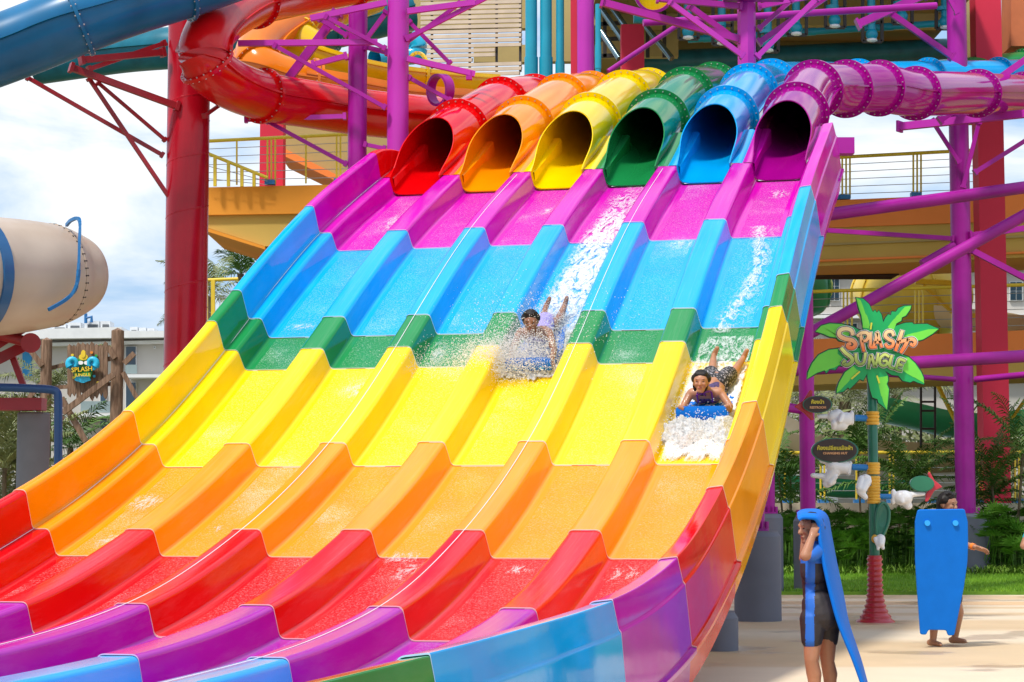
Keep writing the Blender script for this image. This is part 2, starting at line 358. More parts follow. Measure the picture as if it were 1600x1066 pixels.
# white sealant lines along the joints of the lane moulds
for c in (-.145, 1.83, 3.83, 5.80):
    mb = MB(); rows = []
    for i in range(160):
        t = 3.4+(26.5-3.4)*i/159; rows.append([S(c-.0035, t, .010), S(c-.0022, t, .0125), S(c+.0022, t, .0125), S(c+.0035, t, .010)])
    mb.grid(rows).build('joint_seam', M_seam, slide, smooth=True)
# underside girders so that the slide reads as solid from the side
for c in (.2, 2.9, 5.6):
    mb = MB(); pts = [S(c, 4+i*.8, -.42) for i in range(29)]
    rws = [[p+CX*x+UZ*z for x, z in ((-.06, -.1), (.06, -.1), (.06, .1), (-.06, .1))] for p in pts]
    mb.grid(rws, closed=True).build('girder', M_purple, slide)
# ---- the tubes
TC = ['red', 'orange', 'yellow', 'green', 'blue', 'magenta']
RT = .39
def tubepath(k):
    c = k+.36
    dz_ = zt(26.66)-6.0-.006; base = [(26.5, 6.13+dz_), (27.6, 6.57), (28.82, 7.04), (31.33, 7.90)]
    P = [L3(c, *b) for b in base]
    if k <= 2:
        P += [L3(c, 33.6, 8.42), L3(c-.5, 35.3, 8.3), L3(c-2.0, 36.6, 7.9), L3(c-3.6, 37.0, 7.5)]
    elif k == 3: P += [L3(c, 34.3, 8.62), L3(c+.4, 37.0, 8.9), W(1330, 128, 42), W(1450, 122, 47), W(1600, 106, 49), W(1690, 97, 50)]
    elif k == 4: P += [L3(c, 34.3, 8.62), W(1270, 130, 37.5), W(1340, 128, 41), W(1450, 124, 43.5), W(1560, 122, 45), W(1690, 116, 47)]
    else: P += [W(1322, 139, 32.6), W(1374, 138, 33.6), W(1430, 146, 35), W(1528, 146, 39), W(1600, 147, 42.5), W(1690, 147, 46)]
    return P
for k in range(6):
    P = tubepath(k); path = catmull(P, 12); m = tubemat(TC[k])
    # arc length
    sL = [0]
    for a, b in zip(path, path[1:]): sL.append(sL[-1]+(b-a).length)
    def at_s(s):
        i = 0
        while i < len(sL)-2 and sL[i+1] < s: i += 1
        f = (s-sL[i])/(sL[i+1]-sL[i]); return path[i].lerp(path[i+1], f), (path[i+1]-path[i]).normalized()
    n = 48; SE = (P[2]-P[0]).length
    mb = MB(); rows = []; rowo = []; J = 18
    for j in range(J+1):
        row = []; rowo = rowo; ro = []
        for i in range(n):
            al = -math.pi+2*math.pi*i/n
            y_c = -RT*math.cos(al); h = y_c+RT-.25
            sc0 = 0 if h < 0 else 1.38*(h/.53)**.8
            s = sc0+(SE-sc0)*j/J
            wv = min(1, s/1.0); wv = wv*wv*(3-2*wv)
            rt = 1/((abs(math.sin(al))/.345)**7+(abs(math.cos(al))/.39)**7)**(1/7)
            r = rt+(RT-rt)*wv
            p, d = at_s(s); sd = d.cross(UZ).normalized(); u = sd.cross(d)
            row.append(p+sd*math.sin(al)*r-u*math.cos(al)*r); ro.append(p+sd*math.sin(al)*(r+.014)-u*math.cos(al)*(r+.014))
        rows.append(row); 
        if j == 0: r0i, r0o = row, ro
        mb.tmp = getattr(mb, 'tmp', []); mb.tmp.append(ro)
    mb.grid(rows, closed=True, flip=True); mb.grid(mb.tmp, closed=True); mb.grid([r0i, r0o], closed=True)
    rest = [p for p, s in zip(path, sL) if s > SE-.02]
    mb.sweep(rest, RT+.012, n=36); mb.sweep(rest, RT, n=36)
    # longitudinal joint ribs
    for sg in (1, -1):
        rws = []
        for i, p in enumerate(rest):
            d = (rest[min(i+1, len(rest)-1)]-rest[max(0, i-1)]).normalized(); sd = d.cross(UZ).normalized(); u = sd.cross(d)
            rws.append([p+sd*sg*(RT+.01)+u*.012, p+sd*sg*(RT+.05)+u*.012, p+sd*sg*(RT+.05)-u*.012, p+sd*sg*(RT+.01)-u*.012])
        mb.grid(rws)
    tb = mb.build('tube', m, slide, smooth=True, auto=40); tb['label'] = TC[k]+' tube'
    WM[tb.name] = Matrix.Translation(slide.location)
    nf = {0: [2, 3, 4], 1: [2, 3, 4], 2: [2, 3, 4], 3: [2, 3, 4, 7, 8], 4: [2, 3, 4, 6, 7, 8], 5: [2, 3, 4, 5, 6, 7, 8]}[k]
    for q in nf:
        p = P[q]; d = (path[min(q*12+1, len(path)-1)]-path[q*12-1])
        MB().ring(p, d, RT, RT+.085, .05, n=44, bolts=26, bm=1).build('flange', [m, M_bolt], tb, smooth=True, auto=30)
# coloured saddles between the tubes
for k in range(7):
    for side, (c0, c1, ci) in enumerate(((k-.275, k-.14, k-1), (k-.14, k, k))):
        if ci < 0 or ci > 5: continue
        mb = MB(); rows = []
        for i in range(13):
            t = 26.66+1.5*i/12; hh = .008+.10*(i/12)**1.5; e = .05*i/12
            a, b = (c0-.03-e, c1) if side == 0 else (c0, c1+.03+e)
            q = .045
            row = [S(a, t, -.30), S(a, t, hh-.02), S(a+.03, t, hh), S(b-.03, t, hh), S(b, t, hh-.02), S(b, t, -.30)]
            rows.append(row)
        mb.grid(rows).build('saddle', fibre(TC[ci]), slide, smooth=True, auto=40)
# red curled end of the left wall
mb = MB(); rows = []
for i in range(11):
    t = 26.66+.85*i/10; k = 1-.55*(i/10)**2; sft = .10*(i/10)**2
    rows.append([S(c+sft, t, h*k if h > 0 else h) for c, h in POLY_L[:-14]]+[S(.0, t, 0)])
mb.grid(rows); mb.prism([p for p in rows[-1]], TX*.01); mb.build('wall_end', fibre('red'), slide, smooth=True, auto=40)
mb = MB(); rows = [[S(c, 26.66+.5*i/4, h) for c, h in POLY_R[16:]] for i in range(5)]
mb.grid(rows).build('wall_end', fibre('magenta'), slide, smooth=True, auto=35)
# closing back plate under the tubes
mb = MB(); mb.box(L3(6.1, 27.7, 6.35), (.3, .2, .22)); mb.build('tube_bracket', M_purple, slide)

# ---- supports under and behind the slide
def column(u, ytop, ybot, Y, wpx, m, label, group=None, ped=None, n=24, facets=False, cat='column', pm=None):
    a = W(u, ytop, Y); b = W(u, ybot, Y); r = pxm(wpx, Y)/2
    a.x = b.x
    z0 = b.z
    t = empty('steel_column', (b.x, Y, 0), label, cat, group)
    mb = MB(); mb.cyl((b.x, Y, z0), (b.x, Y, a.z), r, n=n); mb.build('shaft', m, t, smooth=True, auto=35)
    if ped:
        pr = pxm(ped, Y)/2
        mb = MB(); mb.lathe((b.x, Y, 0), [(0.001, 0), (pr, 0), (pr, z0-.10), (pr-.035, z0-.045), (pr-.035, z0-.03), (.001, z0-.03)], n=36)
        mb.build('pedestal', M_concrete, t, smooth=True, auto=30)
        mb = MB(); mb.cyl((b.x, Y, z0-.03), (b.x, Y, z0), r*1.55, n=28)
        for i in range(10):
            q = i*.628; mb.cyl((b.x+r*1.35*math.cos(q), Y+r*1.35*math.sin(q), z0-.03), (b.x+r*1.35*math.cos(q), Y+r*1.35*math.sin(q), z0+.09), .018, n=6)
        mb.build('base_plate', m, t)
    else:
        if z0 > .05:
            MB().cyl((b.x, Y, 0), (b.x, Y, z0), r, n=n).build('lower_shaft', m, t, smooth=True, auto=35)
    return t
cA = column(1183, 640, 826, 26.2, 24, M_purple, 'short magenta post on a wide grey pedestal beside the slide skirt', 'grey pedestals under the slide', ped=73)
cB = column(1117, 900, 950, 20.7, 20, M_purple, 'grey pedestal nearest the camera, half hidden by the purple skirt', 'grey pedestals under the slide', ped=72)
cC = column(1203, 700, 800, 34.5, 16, M_purple, 'small grey pedestal far back between the slide skirt and the hedge', 'grey pedestals under the slide', ped=40)
cD = column(1262.5, 230, 805, 34.8, 24, M_purple, 'tall magenta column on a slim grey pedestal behind the draped child', 'purple columns', ped=46)
cF = column(1509, -60, 800, 44, 31, M_purple, 'tallest purple column, on a grey pedestal behind the man with a mat', 'purple columns', ped=72)
cE = column(1172, -60, 600, 36, 29, M_purple_l, 'magenta column rising behind the blue and magenta tubes', 'purple columns', n=8)
cG = column(556, 12, 560, 30.6, 30, M_purple, 'left of the two purple columns beside the top of the slide', 'purple columns')
cH = column(620, -60, 520, 30.3, 34, M_purple_l, 'right of the two purple columns, touching the red wall end of the slide', 'purple columns', n=20)
cR = column(287.5, 35, 700, 30, 67, M_redsteel, 'thick glossy red column left of the slide', None)
pr_ = pxm(67, 30)/2
for z0_ in (3.3, 4.4, 5.5, 6.3, 7.2):
    mb = MB(); rws = []
    for i in range(33):
        q = 2*math.pi*i/32; z = z0_+.42*i/32; rws.append([Vector((cR.location.x+math.cos(q)*(pr_+o_), 30+math.sin(q)*(pr_+o_), z+h_)) for o_, h_ in ((-.002, -.016), (.005, 0), (-.002, .016))])
    mb.grid(rws, flip=True).build('weld_line', M_redsteel, cR, smooth=True)
def beam(par, name, p, q, Y0, Y1, w, m, rnd=False, cap=True):
    a = W(p[0], p[1], Y0); b = W(q[0], q[1], Y1); wd = pxm(w, (Y0+Y1)/2)
    mb = MB()
    if rnd: mb.cyl(a, b, wd/2, n=20)
    else: mb.quadbox(a, b, wd*.9, wd)
    if cap:
        d = (b-a).normalized()
        mb.quadbox(a-d*.03, a+d*.02, wd*1.5, wd*1.5); mb.quadbox(b-d*.02, b+d*.03, wd*1.5, wd*1.5)
    return mb.build(name, m, par, smooth=rnd, auto=35)
A = 'bracket_arm'; B_ = 'brace'
for p, q, w_ in (((372, 68), (590, 66), 9), ((485, 29), (604, 4), 9), ((636, 18), (742, 4), 9), ((636, 92), (742, 116), 9)): beam(cH, A, p, q, 30.1, 30.2, w_, M_purple_l, cap=False)
for p, q, w_, Y in (((430, 72), (600, 167), 6, 30.1), ((510, 27), (600, 75), 6, 30.1), ((636, 60), (765, -6), 7, 30.2), ((636, 66), (718, 6), 6, 30.5), ((640, 35), (702, 98), 6, 31), ((640, 122), (702, 156), 6, 30.3)): beam(cH, B_, p, q, Y, Y, w_, M_purple)
for p, q, w_, Y in (((385, 187), (538, 182), 7, 30.6), ((490, 101), (540, 88), 8, 30.6)): beam(cG, A, p, q, Y, Y, w_, M_purple_l)
for p, q, w_, Y in (((418, 190), (540, 256), 6, 30.6), ((447, 128), (527, 22), 13, 30.9), ((572, 62), (603, 20), 7, 30.5), ((500, 30), (541, 55), 7, 30.7), ((572, 74), (604, 82), 7, 30.5), ((571, 226), (600, 232), 6, 30.4)): beam(cG, B_, p, q, Y, Y, w_, M_purple)
mb = MB(); mb.ring(W(688, 141, 30.9), Vector((.75, .66, .1)), .21, .25, .16, n=32); mb.quadbox(W(733, 112, 30.2), W(733, 125, 30.2), .09, .09); mb.build('saddle_ring', M_purple, cH, smooth=True, auto=35)
for p, q, w_ in (((128, 94), (254, 82), 10), ((112, 106), (276, 166), 10)): beam(cR, A, p, q, 29, 29.7, w_, M_redstrut)
for p, q, w_ in (((140, 124), (272, 320), 6), ((44, 122), (253, 242), 6), ((154, 130), (257, 218), 5), ((140, 108), (256, 68), 7), ((320, 181), (352, 158), 5)): beam(cR, B_, p, q, 29.3, 29.9, w_, M_redstrut)
for p, q, w_, Y in (((941, 4), (1157, 62), 11, 36), ((1047, 4), (1160, 87), 8, 35.6), ((1077, 10), (1157, 68), 9, 36.4), ((1028, -2), (1157, 10), 9, 35.8), ((1187, 10), (1300, -12), 8, 36), ((1187, 66), (1296, -8), 9, 36.2), ((1184, 88), (1276, -2), 8, 35.6), ((1187, 44), (1236, 1), 7, 36)):
    beam(cE, B_, p, q, Y, Y, w_, M_purple_l if w_ == 8 else M_purple)
MB().quadbox(W(1130, -5, 35.7), W(1225, -5, 35.7), .3, .12).build('cap_plate', M_purple, cE)
for p, q, w_, Y in (((1406, 198), (1640, 174), 12, 42), ): beam(cF, A, p, q, Y, Y-2, w_, M_purple_l)
for p, q, w_, Y in (((1469, 188), (1640, 66), 10, 41), ((1456, 188), (1498, 253), 6, 43.6), ((1529, 193), (1505, 292), 6, 43.6), ((1390, 20), (1488, 89), 9, 43), ((1341, 38), (1445, -8), 12, 42.5), ((1480, -8), (1495, 20), 6, 43.5), ((1516, 390), (1640, 455), 9, 43.8), ((1517, 368), (1640, 352), 9, 43.8), ((1290, 360), (1488, 373), 7, 43.8), ((1524, 269), (1640, 196), 7, 41)):
    beam(cF, B_, p, q, Y, Y, w_, M_purple)
def lonebeam(p, q, Y0, Y1, w_, label, group='long purple braces'):
    a = W(*p, Y0); b = W(*q, Y1); mb = MB(); mb.cyl(a, b, pxm(w_, (Y0+Y1)/2)/2, n=24); 
    o = mb.build('steel_beam', M_purple, smooth=True, auto=35, loc=a); return tag(o, label, 'beam', group)
lonebeam((1275, 338), (1680, 282), 39, 41, 20, 'thick purple pipe brace crossing in front of the upper orange walkway')
lonebeam((1236, 537), (1680, 293), 39, 40, 19, 'long purple diagonal pipe rising to the right behind the palm shaped sign')
lonebeam((1236, 578), (1680, 552), 38, 40, 20, 'horizontal purple pipe behind the lettering sign, at its foot')
lonebeam((1236, 574), (1492, 593), 42, 43.7, 8, 'thin purple tie rod below the horizontal purple pipe')
lonebeam((1524, 593), (1680, 578), 43.7, 42, 10, 'thin purple tie rod right of the tallest purple column')
lonebeam((1225, 636), (1251, 640), 34.6, 34.8, 15, 'short purple stub pipe left of the magenta column')
lonebeam((1440, 412), (1491, 383), 43.6, 43.8, 12, 'short purple knee brace joining the column above the diagonal pipe')
lonebeam((1005, 36), (1463, 9), 39, 40, 11, 'level purple pipe under the deck, behind the magenta column')
lonebeam((950, 112), (1058, 40), 38, 38.6, 8, 'slanting purple pipe left of the magenta column')

# ================================================================ spiral flumes at left
def flume(name, pts, r, m, label, rings=(), arc=None, cat='water slide', group=None, ringm=None, bolts=22, rr=None):
    P = [W(*p) for p in pts]; path = catmull(P, 9)
    t = empty(name, (P[0].x, P[0].y, 0), label, cat, group)
    mb = MB()
    if arc: mb.sweep(path, r, n=26, a0=-arc, a1=arc); mb.sweep(path, r+.012, n=26, a0=-arc, a1=arc)
    else: mb.sweep(path, rr and [v*1.0 for v in rr] or r, n=36)
    for sg in (1, -1):
        if rr: break
        rws = []
        for i, p in enumerate(path):
            d = (path[min(i+1, len(path)-1)]-path[max(0, i-1)]).normalized(); sd = d.cross(UZ).normalized(); u = sd.cross(d)
            rws.append([p+sd*sg*(r)+u*.012, p+sd*sg*(r+.045)+u*.012, p+sd*sg*(r+.045)-u*.012, p+sd*sg*(r)-u*.012])
        mb.grid(rws)
    mb.build('flume_shell', m, t, smooth=True, auto=40)
    for q in rings:
        i = int(q*9); d = path[min(i+1, len(path)-1)]-path[max(i-1, 0)]
        MB().ring(path[i], d, r, r+.055, .05, n=40, bolts=bolts, bm=1).build('flange', [ringm or m, M_bolt], t, smooth=True, auto=30)
    return t
flume('spiral_flume', [(760, -70, 36), (640, -44, 35), (540, -24, 34), (450, -8, 32.5), (385, 8, 30.8), (332, 46, 29.3), (320, 94, 28.9), (352, 127, 29.3), (410, 150, 30.2), (490, 164, 31), (560, 175, 31.7), (650, 184, 32.6), (760, 190, 35)], .37, mat('flume_red', (.64, .002, .003), rough=.2, coat=.15, spec=.35, var=.15, scale=1),
      'glossy red tube curling round and down beside the red column', rings=(3.85, 6.25, 8.1, 1.9))
M_fo = mat('flume_orange', (.74, .19, .004), rough=.2, coat=.1, spec=.35, var=.15, scale=1); M_fy = mat('flume_yellow', (.74, .48, .004), rough=.2, coat=.1, spec=.35, var=.15, scale=1)
flume('spiral_flume', [(520, 8, 38), (456, 34, 37), (410, 66, 36), (402, 98, 35.4), (440, 120, 35.4), (500, 130, 35.6)], .38, M_fo,
      'orange tube bend inside the curl of the red tube', rings=(3.1, 4.8))
flume('open_flume', [(470, 122, 35.5), (540, 134, 35.8), (620, 148, 36.4), (760, 158, 38)], .40, M_fo, 'open orange trough passing behind the two purple columns', arc=1.9)
flume('spiral_flume', [(580, -10, 39), (500, 20, 38), (462, 42, 37.2), (462, 64, 36.9), (490, 82, 36.8)], .40, M_fy, 'yellow tube bend behind the orange tube bend', rings=(2.6,))
flume('open_flume', [(480, 78, 36.9), (520, 94, 37), (580, 110, 37.3), (660, 121, 37.8), (760, 128, 38.8)], .42, M_fy, 'open yellow trough above the orange trough', arc=1.75, rings=(2.9,))
M_bluetube = mat('tube_deep_blue', (.003, .115, .26), rough=.3, coat=.08, spec=.3, var=.25, scale=1.2)
flume('blue_flume', [(-110, 112, 28), (-40, 92, 28), (40, 63, 28), (122, 30, 28), (200, 2, 28.2), (295, -28, 28.5), (420, -70, 29)], .49, M_bluetube, 'wide deep blue tube crossing the upper left corner', rings=(3, 4.95))
flume('blue_flume', [(60, 100, 41), (190, 82, 40.5), (280, 74, 40), (400, 62, 40), (520, 44, 40.5), (640, 15, 41)], .42, mat('tube_teal', (.004, .13, .19), rough=.35, coat=.05, spec=.3, var=.2), 'dark teal tube far behind the red column', rings=(2.2, 4))
# cream funnel
M_cream = mat('cream_fibreglass', (.52, .40, .30), rough=.45, coat=.15, var=.14, scale=.9, col2=(.60, .48, .38), bump=.06, bscale=1.5)
P = [(-160, 426, 24.8), (-80, 430, 25.3), (-12, 432, 25.9), (48, 431, 26.4), (92, 430, 26.8), (118, 429, 27.0), (134, 428, 27.15), (140, 428, 27.2)]
rad = [.80, .79, .765, .72, .65, .55, .40, .02]
f1 = empty('funnel_flume', W(-40, 430, 27).xy.to_3d(), 'cream funnel shaped flume end with a blue hoop at the left edge', 'water slide')
cp = catmull([W(*p) for p in P], 6); cr = [v.x for v in catmull([(r, 0, 0) for r in rad], 6)]
MB().sweep(cp, [max(.01, v) for v in cr], n=48, up=Vector((.05, .1, 1))).build('funnel_shell', M_cream, f1, smooth=True)
M_hoop = mat('hoop_blue', (.01, .10, .26), rough=.4, coat=.2)
MB().ring(cp[8], cp[9]-cp[7], .775, .815, .16, n=48).build('hoop', M_hoop, f1, smooth=True, auto=30)
for i_ in (22,): MB().ring(cp[i_], cp[i_+1]-cp[i_-1], cr[i_]-.02, cr[i_]+.010, .02, n=48, bolts=44, bm=1).build('joint', [M_cream, M_dark], f1, smooth=True, auto=30)
pp = catmull([W(104, 352, 26.5), W(112, 344, 26.2), W(124, 344, 26.0), W(124, 380, 25.9), W(121, 440, 25.85), W(108, 464, 25.85), W(76, 484, 25.6)], 6)
mb = MB(); [mb.quadbox(a, b, .035, .042) for a, b in zip(pp, pp[1:])]; mb.build('support_bar', mat('bar_blue', (.01, .14, .36), rough=.4), f1)
# red bracket, pedestal and blue pipe beneath
t = empty('funnel_support', W(53, 700, 27).xy.to_3d(), 'red steel bracket on a grey concrete drum under the cream funnel', 'support')
mb = MB(); mb.quadbox(W(-30, 552, 26.6), W(45, 505, 26.8), .14, .16); mb.quadbox(W(-30, 575, 26.8), W(50, 535, 27), .14, .14); mb.cyl(W(-20, 518, 26.3), W(48, 536, 26.4), .07, n=16); mb.cyl(W(48, 536, 26.3), W(48, 536, 26.6), .13, n=20)
mb.quadbox(W(15, 545, 27), W(37, 604, 27), .07, .08); mb.build('bracket', M_redstrut, t, smooth=True, auto=30)
mb = MB(); a = W(-60, 632, 26.8); b = W(69, 632, 26.8); mb.quadbox(a, b, .3, .16); mb.build('girder', M_redstrut, t)
mb = MB(); bz = W(53, 645, 27); mb.lathe((bz.x, 27, 0), [(.001, 0), (.213, 0), (.213, bz.z-.02), (.20, bz.z), (.001, bz.z)], n=32); mb.build('pedestal', mat('grey_drum', (.17, .165, .18), rough=.7), t, smooth=True, auto=30)
pp = [W(-60, 604, 26.4), W(20, 606, 26.4)]+catmull([W(70, 608, 26.4), W(88, 612, 26.4), W(91, 628, 26.4)], 6)+[W(91, 720, 26.4), W(91, 800, 26.4)]
tag(MB().sweep(pp, .055, n=18, up=Vector((0, 1, 0))).build('water_pipe', mat('pipe_navy', (.01, .06, .2), rough=.4, coat=.2), smooth=True, loc=(pp[-1].x, 26.4, 0)), 'dark blue pipe bending down beside the grey drum', 'pipe')

# ================================================================ building pieces
def slab(pts, Y, depth, m, name, par=None, Yr=None):
    """outline given in picture corners at distance Y (left) .. Yr (right), real thickness depth"""
    us = [p[0] for p in pts]; a, b = min(us), max(us); Yr = Y if Yr is None else Yr
    v = [W(p[0], p[1], Y+(Yr-Y)*(p[0]-a)/max(1, b-a)) for p in pts]
    return MB().prism(v, (0, depth, 0)).build(name, m, par, recalc=True)
def rect(x0, y0, x1, y1): return [(x0, y0), (x1, y0), (x1, y1), (x0, y1)]
def pillar(x0, x1, y0, y1, Y, m, label, group=None):
    a = W((x0+x1)/2, y1, Y); top = W((x0+x1)/2, y0, Y); wd = pxm(x1-x0, Y)
    t = MB().box((a.x, Y+wd/2, top.z/2), (wd, wd, top.z)).build('building_pillar', m, loc=(a.x, Y, 0)); return tag(t, label, 'pillar', group)
pillar(1539, 1580, -40, 785, 48, M_redwall, 'broad red pillar right of the tallest purple column', 'red pillars')
pillar(971, 1007, 38, 112, 47, M_redwall, 'dark red pillar behind the yellow tube, under the deck', 'red pillars')
pillar(405, 442, 186, 300, 43, M_redwall, 'red pillar standing on the left orange walkway', 'red pillars')
pillar(892, 903, -40, 118, 43.5, M_redwall, 'narrow red pillar beside the magenta pipe behind the orange tube', 'red pillars')
def railing(name, u0, u1, yt0, yt1, yb0, yb1, Y0, Y1, posts, label, cables=5, feet=True, par_group=None, railm=None, wpost=2.6):
    t = empty(name, W((u0+u1)/2, yb0, Y0).xy.to_3d(), label, 'railing', par_group)
    rm = railm or M_yellowrail
    f = lambda u, k: W(u, (yt0+(yt1-yt0)*(u-u0)/(u1-u0))*(1-k)+(yb0+(yb1-yb0)*(u-u0)/(u1-u0))*k, Y0+(Y1-Y0)*(u-u0)/(u1-u0))
    MB().cyl(f(u0, 0), f(u1, 0), pxm(5.5, Y0)/2, n=12).build('top_rail', rm, t, smooth=True)
    for u in posts:
        mb = MB(); mb.quadbox(f(u, 0), f(u, 1), pxm(wpost, Y0), pxm(wpost, Y0), up=Vector((0, 1, 0))); mb.build('post', rm, t)
    mb = MB()
    for i in range(1, cables+1): mb.cyl(f(u0, i/(cables+.6)), f(u1, i/(cables+.6)), pxm(1.1, Y0)/2, n=6)
    mb.build('cables', M_cable, t)
    if feet:
        done = []
        for u in posts:
            if done and u-done[-1] < 14: continue
            done.append(u); p = f(u+4, 1)
            MB().box(p+Vector((0, 0, .03)), (pxm(16, Y0), .2, pxm(5, Y0)*1.4)).build('foot_block', M_bluebase, t)
    return t
# right upper walkway
b1 = empty('walkway', W(1400, 330, 51).xy.to_3d(), 'upper right walkway with orange edge and ochre underside', 'walkway', 'orange walkways')
slab([(1230, 316), (1700, 296), (1700, 341), (1230, 358)], 51, 3, M_orangewall, 'fascia', b1, 49.5)
slab([(1230, 358.4), (1700, 341.4), (1700, 398), (1230, 418)], 51.06, 3, M_olive, 'soffit_beam', b1, 49.56)
slab([(1230, 383), (1700, 364), (1700, 367), (1230, 386)], 51.0, .1, M_tan, 'ledge', b1, 49.5)
slab([(1230, 408), (1700, 389), (1700, 392), (1230, 411)], 50.98, .1, M_orangewall, 'ledge', b1, 49.48)
railing('walkway_railing', 1236, 1536, 250, 234, 313, 303, 51, 50.1, [1300, 1316, 1322, 1328, 1427, 1433, 1439], 'yellow railing with steel cables on the upper right walkway', par_group='yellow railings')
b2 = empty('walkway', W(1400, 540, 51).xy.to_3d(), 'lower right walkway with orange edge behind the lettering sign', 'walkway', 'orange walkways')
slab([(1200, 533), (1700, 512), (1700, 551), (1200, 565)], 51, 3, M_orangewall, 'fascia', b2, 49.5)
slab([(1200, 565.4), (1700, 551.4), (1700, 585), (1200, 604)], 51.1, 3, M_olive, 'soffit_beam', b2, 49.6)
railing('walkway_railing', 1200, 1700, 458, 442, 525, 514, 51, 49.5, [1318, 1324, 1331, 1430, 1436, 1442], 'yellow railing on the lower right walkway', feet=False, par_group='yellow railings')
# left walkway
b3 = empty('walkway', W(420, 310, 41).xy.to_3d(), 'left walkway with orange edge and tapering ochre underside beside the red column', 'walkway', 'orange walkways')
slab([(318, 293), (600, 287), (600, 332), (318, 336)], 41, 3, M_orangebeam, 'fascia', b3)
slab([(318, 336.4), (560, 332.4), (500, 384), (414, 385), (318, 354)], 41.1, 3, M_olive, 'soffit_beam', b3)
slab([(318, 354.4), (414, 385.4), (414, 390), (318, 360)], 41.0, 3, M_orangebeam, 'stair_edge', b3)
railing('walkway_railing', 318, 560, 221, 209, 290, 285, 41, 41, [418, 424, 430, 526, 532, 478, 370], 'yellow railing with cables on the left walkway', par_group='yellow railings')
railing('stair_railing', 320, 418, 238, 278, 291, 292, 40.8, 40.8, [336, 357, 378, 397], 'short sloping yellow stair rail on the left walkway', cables=2, feet=False, wpost=5, par_group='yellow railings')
railing('stair_railing', 318, 372, 438, 436, 500, 520, 40, 40, [322, 333], 'low yellow railing between the red column and the blue slide wall', cables=2, feet=False, wpost=6, par_group='yellow railings')
t = empty('stair_block', W(490, 240, 45).xy.to_3d(), 'tan stair underside with slanting orange edge behind the left purple column', 'stairs')
slab([(436, 180), (720, 180), (720, 300), (560, 300), (436, 228)], 45, 2, M_tan, 'soffit', t)
slab([(436, 228), (560, 290), (560, 300), (436, 240)], 44.9, 2, M_orangewall, 'edge', t)
# upper deck
t = empty('upper_deck', W(1240, 60, 46).xy.to_3d(), 'tan underside of the high deck with beams and water pipes', 'deck')
zc = 13.6
xa = W(935, 50, 46).x; xb = W(1545, 50, 46).x
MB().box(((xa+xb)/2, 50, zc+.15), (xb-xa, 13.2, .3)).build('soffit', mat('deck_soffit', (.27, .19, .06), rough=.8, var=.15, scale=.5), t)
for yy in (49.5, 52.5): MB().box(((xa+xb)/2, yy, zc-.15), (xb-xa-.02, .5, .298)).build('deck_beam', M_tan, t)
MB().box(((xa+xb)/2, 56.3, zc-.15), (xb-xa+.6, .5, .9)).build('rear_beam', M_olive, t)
def pipe(u0, v0, u1, v1, Y, w_, label, m=M_teal, sockets=()):
    a = W(u0, v0, Y); b = W(u1, v1, Y); r = pxm(w_, Y)/2; mb = MB(); mb.cyl(a, b, r, n=20)
    for s in sockets:
        p = a.lerp(b, s); d = (b-a).normalized(); mb.cyl(p-d*.25, p+d*.25, r*1.15, n=20)
    o = mb.build('water_pipe', m, smooth=True, auto=35, loc=a.lerp(b, .5)); return tag(o, label, 'pipe', 'teal water pipes')
pipe(830, -20, 830, 130, 44, 19, 'leftmost of the fat upright teal pipes right of the slatted screen', sockets=(.85,))
pipe(853, -20, 853, 130, 44, 19, 'middle one of the fat upright teal pipes right of the slatted screen', sockets=(.85,))
pipe(875, -20, 875, 130, 44, 13, 'thinner upright teal pipe left of the narrow red pillar', sockets=(.9,))
pipe(934.5, 7, 934.5, 125, 42.5, 9, 'thin upright teal pipe touching the magenta pipe on its right', sockets=(.7,))
column(916, -60, 400, 43, 27, M_purple_l, 'magenta pipe column beside the narrow red pillar behind the orange tube', 'purple columns')
M_tealdk = mat('teal_duct_paint', (.008, .13, .19), rough=.4, var=.2)
pipe(1005, 98, 1480, 78, 51.5, 36, 'huge level teal duct under the far edge of the high deck', m=M_tealdk)
pipe(1075, 62, 1480, 36, 46.5, 11, 'slim level teal pipe hung under the high deck', sockets=(.1, .45, .75))
pipe(990, 26, 1010, 26, 45.5, 22, 'stubby teal pipe end above the dark red pillar')
for i_, (u, v) in enumerate(((1076, 46), (1129, 55), (1245, 40), (1305, 28), (1363, 50), (1478, 30), (1201, 66), (1410, 22))):
    f = empty('pipe_hanger', W(u, v, 45).xy.to_3d(), ['dark hanger frame with teal valve, leftmost under the high deck', 'dark hanger frame with teal valve just left of the magenta column', 'dark hanger frame with teal valve just right of the magenta column', 'dark hanger frame with teal valve in the middle of the deck underside',
        'dark hanger frame with white valve low over the magenta tube', 'dark hanger frame with tall teal valve left of the tallest purple column', 'dark hanger frame with valve lowest beside the magenta column', 'dark hanger frame with teal valve between the two braces'][i_], 'pipe hanger', 'hanger frames under the deck')
    s = 15; mb = MB()
    for p, q in (((u-s, v-60), (u-s, v+s)), ((u+s, v-60), (u+s, v+s)), ((u-s, v+s), (u+s, v+s)), ((u-s, v-s), (u+s, v-s))): mb.quadbox(W(*p, 45), W(*q, 45), .07, .07, up=Vector((0, 1, 0)))
    mb.build('hanger_frame', M_dark, f)
    mb = MB(); c = W(u-1, v+4, 45); mb.ellip(c, .14); mb.cyl(c, c+Vector((0, 0, .9)), .09, n=14); mb.cyl(c+Vector((-.05, 0, .25)), c+Vector((-.05, 0, .33)), .15, n=16); mb.build('valve', M_teal, f, smooth=True, auto=40)
    mb = MB(); mb.lathe(c+Vector((0, 0, -.16)), [(.05, -.03), (.13, 0), (.12, .05), (.05, .07)], n=16); mb.build('valve_cap', M_white, f, smooth=True)
M_silver = mat('galvanised_duct', (.22, .32, .36), rough=.25, metal=.8, var=.2)
